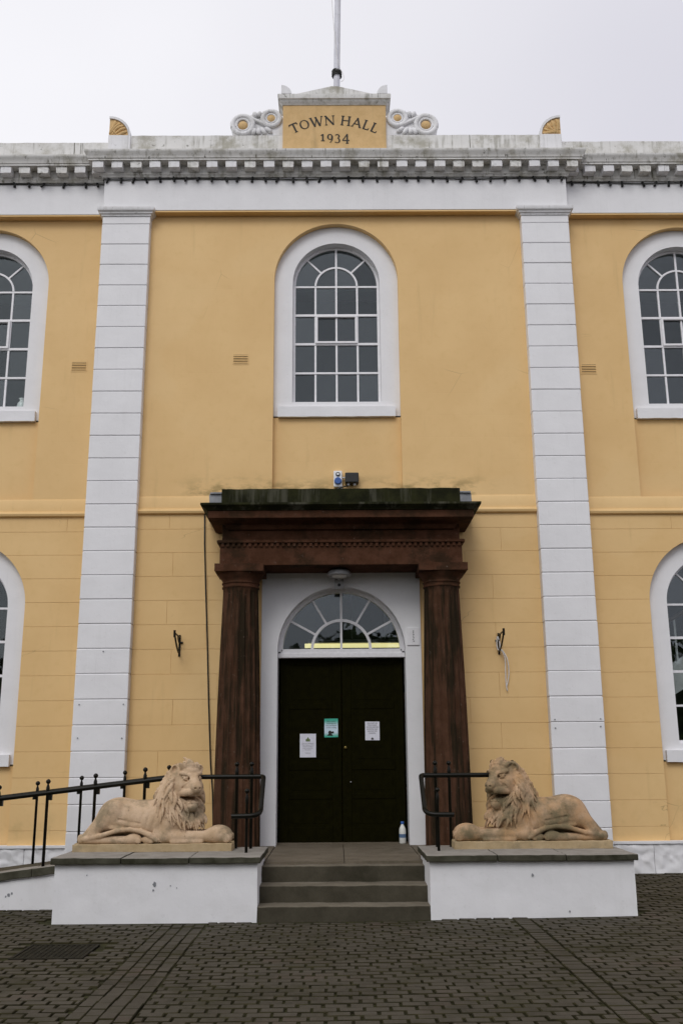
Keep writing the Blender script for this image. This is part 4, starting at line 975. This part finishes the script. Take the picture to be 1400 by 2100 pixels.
MB().tube(bez((.09, .235, 11.88), (.19, .23, 11.68), (.09, .235, 11.66), 8), .004, 6).build('rope_tail', M['rope'], fp)
for s in (-1, 1): MB().prism([(s*.05, 11.2), (s*.095, 11.2), (s*.095, 11.28), (s*.05, 11.5)], .27, .33).build('foot_bracket', M['iron'], fp)
MB().box(-.1, .1, .2, .4, 10.0, 11.22).build('pole_socket', M['lead'], fp)

# ------------------------------------------------------------------ string of lights under the cornice
ls = thing('light_string', 'black cable of small unlit festoon lamps strung along the white frieze', 'string lights', (0, -.15, 9.7))
r = random.Random(5); path_ = []
def zlight(x): return 9.712+.007*math.sin(x*2.3)+.005*math.sin(x*5.1+1)
x = -7.8
while x < 7.8:
    y = -.146 if abs(x) < 3.37 else -.016
    path_.append((x, y, zlight(x))); x += .1
q = [(-3.39, -.016, zlight(-3.39)), (-3.39, -.146, zlight(-3.39))]
L_ = [p for p in path_ if p[0] < -3.40]+[(-3.39, -.02, zlight(-3.39)), (-3.38, -.146, zlight(-3.38))]+[p for p in path_ if abs(p[0]) < 3.37]+[(3.38, -.146, zlight(3.38)), (3.39, -.02, zlight(3.39))]+[p for p in path_ if p[0] > 3.40]
MB().tube(L_, .0075, 6).build('light_cable', M['cable'], ls, smooth=True)
x = -7.7; k = 0; bm_ = MB().lathe([(.003, -.062), (.017, -.055), (.02, -.04), (.014, -.02), (.017, -.015), (.017, .022), (.006, .03)], 0, 0, 10).mesh('lamp_holder', M['black'], True)
while x < 7.7:
    y = -.152 if abs(x) < 3.35 else -.022
    if abs(abs(x)-3.38) > .05:
        o = bpy.data.objects.new('lamp_holder', bm_); put(o, ls); o.location = (x, y, zlight(x)); o.rotation_euler = (r.uniform(-.3, .3), r.uniform(-.5, .5), 0)
    x += .2+r.uniform(-.025, .025) if r.random() > .1 else .31

# ------------------------------------------------------------------ small fittings
so_ = thing('power_socket', 'white outdoor socket box with blue cap above the portico', 'socket', (.01, .08, 5.12))
MB().box(-.052, .066, .02, .098, 5.085, 5.315).build('socket_box', M['ceramic'], so_, bevel=.012)
def disc(cx, cz, r_, y0, y1, n=20, r1=None): 
    m = MB(); m.tube([(cx, y1, cz), (cx, y0, cz)], [r_, r1 or r_], n); return m
disc(.008, 5.165, .052, -.02, .021, r1=.046).build('blue_cap', M['blue'], so_, bevel=.006)
disc(.008, 5.262, .03, .008, .021).build('switch_collar', M['black'], so_); disc(.008, 5.262, .016, -.004, .009).build('switch_knob', M['ceramic'], so_)
MB().box(.02, .07, .03, .09, 5.03, 5.085).build('cable_gland', M['lead'], so_, bevel=.006)
jb = thing('junction_box', 'small black box mounted beside the white and blue socket', 'junction box', (.2, .06, 5.13))
MB().box(.105, .29, -.02, .098, 5.135, 5.28).build('housing', M['black'], jb, bevel=.014)
for x in (.15, .235): MB().tube([(x, .03, 5.14), (x, .03, 5.105)], .019, 12).build('gland', M['grey_metal'], jb)
MB().tube([(.06, .06, 5.225), (.11, .06, 5.225)], .01, 8).build('conduit', M['ceramic'], jb)
tag(MB().tube(bez((.15, .03, 5.105), (.0, -.03, 5.06), (-.3, -.1, 4.87), 10), .009, 8).build('cable', M['cable']), 'short black cable running from the junction box down to the portico top', 'cable')
lamp = thing('bulkhead_lamp', 'round grey outdoor lamp on a bracket above the fanlight', 'lamp', (.015, -.2, 3.75))
MB().lathe([(.002, 3.885), (.07, 3.88), (.125, 3.865), (.15, 3.84), (.153, 3.825), (.153, 3.805), (.145, 3.797), (.05, 3.795), (.002, 3.795)], .015, -.3, 32).build('lamp_body', M['grey_metal'], lamp, auto=40)
MB().lathe([(.002, 3.765), (.05, 3.768), (.085, 3.778), (.1, 3.793), (.1, 3.80), (.002, 3.80)], .015, -.3, 28).build('diffuser', M['ceramic'], lamp, smooth=True)
MB().box(-.045, .075, -.11, -.028, 3.66, 3.79).build('bracket', M['grey_metal'], lamp, bevel=.008); MB().box(-.005, .035, -.3, -.06, 3.765, 3.795).build('arm', M['grey_metal'], lamp)
disc(.015, 3.71, .02, -.12, -.109).build('sensor', M['black'], lamp)
for s, X0 in ((-1, -2.065), (1, 2.09)):
    lab = 'black iron hanging bracket on the yellow wall beside the long drop cable' if s < 0 else 'black iron hanging bracket on the yellow wall with white string looped over it'
    b = thing('hanging_bracket', lab, 'bracket', (X0, 0, 2.8), 'wall brackets either side of the portico')
    MB().box(X0-.013, X0+.013, -.014, .002, 2.80, 3.08).build('wall_plate', M['iron'], b, bevel=.003)
    MB().tube([(X0, -.01, 3.05), (X0, -.42, 3.055)], .011, 8).build('arm', M['iron'], b)
    MB().tube(bez((X0, -.012, 2.84), (X0, -.2, 2.86), (X0, -.40, 3.03), 10), .012, 8).build('brace', M['iron'], b)
    MB().tube(bez((X0, -.012, 2.96), (X0, -.16, 3.0), (X0, -.16, 3.045), 6), .008, 8).build('stay', M['iron'], b)
    MB().tube([(X0, -.42, 3.0), (X0, -.425, 3.09)], .015, 8).build('tip', M['iron'], b)
    MB().tube([(X0-s*.045, -.012, 2.98), (X0-s*.005, -.012, 2.98)], .012, 8).build('bolt', M['iron'], b)
sg = thing('string_loop', 'loop of thin white string hanging from the iron wall bracket', 'string', (2.13, -.06, 2.35))
MB().tube(bez((2.07, -.03, 3.03), (2.04, -.04, 2.86), (2.09, -.05, 2.845), 8)+bez((2.11, -.05, 2.85), (2.17, -.05, 2.8), (2.155, -.04, 2.6), 8)+bez((2.155, -.04, 2.55), (2.15, -.03, 2.4), (2.17, -.03, 2.33), 6), .007, 6).build('string', M['rope'], sg, smooth=True)
MB().tube(bez((2.11, -.055, 2.86), (2.2, -.05, 2.78), (2.198, -.04, 2.6), 8)+bez((2.197, -.04, 2.55), (2.19, -.03, 2.48), (2.16, -.03, 2.38), 6), .007, 6).build('string', M['rope'], sg, smooth=True)
MB().tube(bez((2.07, -.05, 3.03), (2.105, -.06, 2.95), (2.09, -.06, 2.84), 8), .008, 6).build('string', M['rope'], sg, smooth=True)
tag(MB().tube([(-1.785, -.02, 4.72), (-1.775, -.015, 4.3), (-1.745, -.012, 3.7), (-1.705, -.012, 3.0), (-1.665, -.015, 2.2), (-1.62, -.02, 1.45), (-1.585, -.03, 1.1), (-1.56, -.05, .6), (-1.555, -.1, .47)], .0095, 8).build('drop_cable', M['cable'], None, smooth=True), 'long thin black cable hanging down the yellow wall beside the portico', 'cable')
pl = thing('wall_plate_notice', 'small white plate with faded upright writing on the door surround', 'plate', (.975, -.03, 3.04))
MB().box(.895, 1.055, -.045, -.028, 2.925, 3.155).build('plate', M['white_wood'], pl, bevel=.003)
q = MB(); rr2 = random.Random(2)
for k in range(7): z = 2.97+.022*k; q.box(.968+rr2.uniform(-.004, .004), .984+rr2.uniform(-.004, .006), -.0462, -.0445, z, z+.012)
q.build('faded_writing', M['print_grey'], pl)

# milk bottle by the door
bt = thing('milk_bottle', 'white plastic milk bottle with blue label standing by the door jamb', 'bottle', (.79, .1, .465))
MB().lathe([(.002, .464), (.036, .465), (.042, .475), (.043, .60), (.04, .64), (.026, .675), (.017, .69), (.016, .705), (.002, .706)], .79, .1, 20).build('bottle_body', M['bottle'], bt, smooth=True)
MB().lathe([(.002, .70), (.021, .701), (.021, .728), (.019, .731), (.002, .731)], .79, .1, 16).build('cap', M['blue'], bt, auto=40)
# vase on the upstairs sill inside
vs = thing('vase', 'white vase on the sill inside the upper window nearest the ramp side', 'vase', (-4.53, .47, 6.3))
MB().lathe([(.002, 6.335), (.04, 6.34), (.065, 6.38), (.072, 6.44), (.06, 6.49), (.035, 6.52), (.035, 6.545), (.05, 6.56), (.03, 6.562)], -4.53, .50, 20).build('vase_body', M['ceramic'], vs, smooth=True)
MB().box(-5.6, -4.45, .43, .62, 6.29, 6.336).build('sill_shelf', M['white_wood'], WL)

# notices on the door
def text_mesh(txt, size, x, z, y, m, parent, name='printed_text', leading=1.25, bold=0):
    cu = bpy.data.curves.new('txt', 'FONT'); cu.body = txt; cu.size = size; cu.align_x = 'CENTER'; cu.space_line = leading; cu.resolution_u = 2; cu.offset = bold
    o = bpy.data.objects.new('txt', cu); COL.objects.link(o); dg = bpy.context.evaluated_depsgraph_get(); me = bpy.data.meshes.new_from_object(o.evaluated_get(dg)); bpy.data.objects.remove(o)
    me.transform(Matrix.Translation((x, y, z)) @ Matrix.Rotation(math.pi/2, 4, 'X')); me.materials.clear(); me.materials.append(m)
    return put(bpy.data.objects.new(name, me), parent)
def sheet(x0, x1, z0, z1, m, lab, tilt=0.):
    t_ = thing('door_notice', lab, 'notice', ((x0+x1)/2, .247, z0), 'paper notices on the door'); d = (x1-x0)*tilt
    q = MB(); nx, nz = 6, 6
    for j in range(nz+1):
        for i in range(nx+1):
            x = x0+(x1-x0)*i/nx; z = z0+(z1-z0)*j/nz+d*(i/nx-.5); q.v.append((x, .2475-.0015*math.sin(i*.9+j*.5)**2, z))
    q.f = [(j*7+i, j*7+i+1, (j+1)*7+i+1, (j+1)*7+i) for j in range(6) for i in range(6)]
    q.build('paper', M[m], t_); return t_
def crest(x, z, s, m, parent):
    q = MB(); q.prism([(x-.5*s, z-.45*s), (x+.5*s, z-.45*s), (x+.55*s, z), (x+.25*s, z+.15*s), (x, z+.6*s), (x-.25*s, z+.15*s), (x-.55*s, z)], .2445, .2452); q.build('crest', m, parent)
YT = .2448
n1 = sheet(-.505, -.296, 1.52, 1.817, 'paper', 'white notice with a grey crest, the lowest sheet on the door')
text_mesh("If you are visiting the\nTown Hall you will be\nrequired to wear a\nmask covering the\nface please\n\nThank you", .0175, -.4, 1.69, YT, M['print_grey'], n1, leading=1.15); crest(-.4, 1.745, .055, M['print_green'], n1)
n2 = sheet(-.187, -.01, 1.771, 2.008, 'green_sheet', 'green and white notice with a masked head symbol, the highest sheet on the door', .01)
text_mesh("Face masks/\ncoverings are\nnow mandatory\nin this building", .0225, -.098, 1.965, YT, M['ink'], n2, leading=1.15)
q = MB(); q.prism([(-.115+.022*math.cos(a/10*6.283), 1.832+.024*math.sin(a/10*6.283)) for a in range(10)], .2445, .2452); q.prism([(-.155, 1.79), (-.075, 1.79), (-.09, 1.812), (-.135, 1.812)], .2445, .2452); q.prism([(-.1, 1.818), (-.062, 1.822), (-.068, 1.848), (-.095, 1.842)], .2443, .2451); q.build('head_symbol', M['ink'], n2)
n3 = sheet(.342, .529, 1.73, 1.967, 'paper', 'white notice with lines of capital letters on the right-hand leaf of the door', -.01)
text_mesh("YOU MUST USE\nTHE HYGIENE\nSTATION BEFORE\nENTERING AND\nLEAVING THIS\nBUILDING", .0195, .435, 1.94, YT, M['ink'], n3, leading=1.3); crest(.435, 1.752, .03, M['ink'], n3)

# ------------------------------------------------------------------ paving
dc = thing('drain_cover', 'square dark iron cover with a fine grid set in the paving before the ramp', 'drain cover', (-2.33, -4.1, 0))
MB().box(-2.62, -2.04, -4.40, -3.81, -.03, -.004).build('plate', M['drain'], dc)
f_ = MB(); f_.box(-2.62, -2.04, -4.40, -4.375, -.01, .004).box(-2.62, -2.04, -3.835, -3.81, -.01, .004).box(-2.62, -2.595, -4.375, -3.835, -.01, .0045).box(-2.065, -2.04, -4.375, -3.835, -.01, .0045); f_.build('frame', M['drain'], dc)
sm = MB().prism([(-.016, -.016), (.016, -.016), (.016, .016), (-.016, .016)], -.006, .002, .004).mesh('stud', M['drain'])
for i in range(12):
    for j in range(12):
        o = bpy.data.objects.new('stud', sm); put(o, dc); o.rotation_euler = (-math.pi/2, 0, 0); o.location = (-2.572+.044*i, -4.347+.044*j, -.0035)
PL, PW, GX, GY = .151, .0955, .013, .0075
def in_solid(x, y):
    if -2.80 < x < 2.89 and y > -2.705 and not (-.83 < x < .89): return True
    if -.83 <= x <= .89 and y > -2.73: return True
    if x < -2.72 and y > -1.955: return True
    if -2.64 < x < -2.02 and -4.42 < y < -3.79: return True
    return y > .07
def paver_verts(l, w, r, k=0):
    c = .0045+r.uniform(0, .0045); h = .03; v = []
    for z, i in ((-h, 0), (-c*.9, 0), (0, c)):
        for sx, sy in ((-1, -1), (1, -1), (1, 1), (-1, 1)): v.append((sx*(l/2-i+r.uniform(-.002, .002)), sy*(w/2-i+r.uniform(-.0015, .0015)), z))
    f = [(8, 9, 10, 11)]+[(a*4+i, a*4+(i+1) % 4, (a+1)*4+(i+1) % 4, (a+1)*4+i) for a in (0, 1) for i in range(4)]
    return v, f
rp2 = random.Random(11); slots = []
def field(x0, x1, y0, y1, along_x=True, stack=False):
    if along_x:
        y = y1-PW/2; k = 0
        while y > y0:
            off = 0 if stack else (k % 2)*(PL+GX)/2+rp2.uniform(-.02, .02); x = x0+PL/2+GX/2-off
            while x-PL/2 < x1-.035:
                a, b = max(x-PL/2, x0+.004), min(x+PL/2, x1-.004)
                if b-a > .03: slots.append(((a+b)/2, y, b-a, PW, 0))
                x += PL+GX
            y -= PW+GY; k += 1
    else:
        x = x0+PW/2+GY/2; k = 0
        while x < x1-.02:
            y = y1-PL/2-(k % 2)*PL/2
            while y > y0: slots.append((x, y, PL, PW, 1)); y -= PL+GX*.6
            x += PW+GY; k += 1
field(-6.4, -1.685, -9.6, .1); field(-1.685, -1.27, -9.6, -2.6, False); field(-1.27, 1.635, -9.6, -2.6); field(1.635, 1.80, -9.6, -2.6, True, True); field(1.80, 6.4, -9.6, .1)
cand = []
for x, y, l, w, ro in slots:
    hx, hy = (l/2, w/2) if not ro else (w/2, l/2)
    if any(in_solid(x+sx*hx*.75, y+sy*hy*.75) for sx in (-1, 1) for sy in (-1, 1)): continue
    d = Vector((x-CAM.x, y-CAM.y, -CAM.z)); zc = d.dot(fw); u_, v_ = d.dot(rt)/zc*1983+700, 1050-d.dot(up)/zc*1983
    cand.append((0 if (5 < u_ < 1395 and v_ < 2096) else 1, zc, x, y, l, w, ro))
cand.sort()
var = []
for k in range(10):
    v, f = paver_verts(PL, PW, rp2); m = MB(); m.add(v, f); me = m.mesh('paver', M['paver']); me.materials.append(M['joint']); me.polygons.foreach_set('material_index', [0]+[1]*8); var.append(me)
n_single = 0; rest = MB(); RV = []; RF = []
for vis, zc, x, y, l, w, ro in cand:
    z = gz(x, y)+rp2.uniform(-.004, .003)+.008*noise.noise((x*1.1, y*1.1, 0)); tx, ty, tz = rp2.uniform(-.012, .012), rp2.uniform(-.008, .008), rp2.uniform(-.018, .018)+(math.pi/2 if ro else 0)
    if n_single < 300 and vis == 0 and abs(l-PL) < .002:
        o = bpy.data.objects.new('paver', var[rp2.randrange(10)]); COL.objects.link(o); o.parent = ground; o.location = (x, y, z); o.rotation_euler = (tx, ty, tz+(math.pi if rp2.random() < .5 else 0)); n_single += 1
    else:
        v, f = paver_verts(l, w, rp2); Rm = Matrix.Rotation(tz, 3, 'Z') @ Matrix.Rotation(tx, 3, 'X') @ Matrix.Rotation(ty, 3, 'Y'); o_ = len(RV)
        RV += [tuple(Rm @ Vector(p)+Vector((x, y, z))) for p in v]; RF += [tuple(i+o_ for i in q) for q in f]
me = bpy.data.meshes.new('paver_field'); me.from_pydata(RV, [], RF); me.materials.append(M['paver']); me.materials.append(M['joint']); me.polygons.foreach_set('material_index', ([0]+[1]*8)*(len(RF)//9)); pf = bpy.data.objects.new('paver_field', me); COL.objects.link(pf); pf.parent = ground; pf['kind'] = 'stuff'

# ------------------------------------------------------------------ unseen wooded edge added across the square: shades the low sky, shows mirrored in door and lower windows
r = random.Random(40); v = []; f = []
core = MB(); nx = 90
def wood_h(x): return 6.7+1.6*noise.noise((x*.16, 3.1, 0))+1.3*noise.noise((x*.5, 1.7, 0))
for i in range(nx+1):
    x = -58+116*i/nx; h = wood_h(x)-1.0
    for y, z in ((-29.5, -.2), (-29.2, h*.5), (-30.2, h), (-33.5, h*.96), (-34.5, -.2)): core.v.append((x, y, z))
core.f = [(i*5+k, i*5+k+1, (i+1)*5+k+1, (i+1)*5+k) for i in range(nx) for k in range(4)]
v += core.v; f += core.f
for k in range(16000):
    x = r.uniform(-58, 58); h = wood_h(x); z = h*(1-r.random()**1.7*.97)+r.gauss(0, .25); p = Vector((x, -29.6+r.gauss(0, .45)-(2.2*r.random() if z > h*.7 else 0), z))
    a = Vector((r.gauss(0, 1), r.gauss(0, 1), r.gauss(0, 1))).normalized(); b = a.orthogonal().normalized(); s_ = r.uniform(.14, .32)
    o_ = len(v); v += [tuple(p+a*s_), tuple(p+b*s_*.55), tuple(p-a*s_), tuple(p-b*s_*.55)]; f.append((o_, o_+1, o_+2, o_+3))
me = bpy.data.meshes.new('added_treeline'); me.from_pydata(v, [], f); me.materials.append(M['leaf']); tl_ = bpy.data.objects.new('added_treeline', me); COL.objects.link(tl_); tl_['kind'] = 'stuff'; tag(tl_, 'dense dark row of trees added out of view to shade the low sky and show in the glass', 'trees')
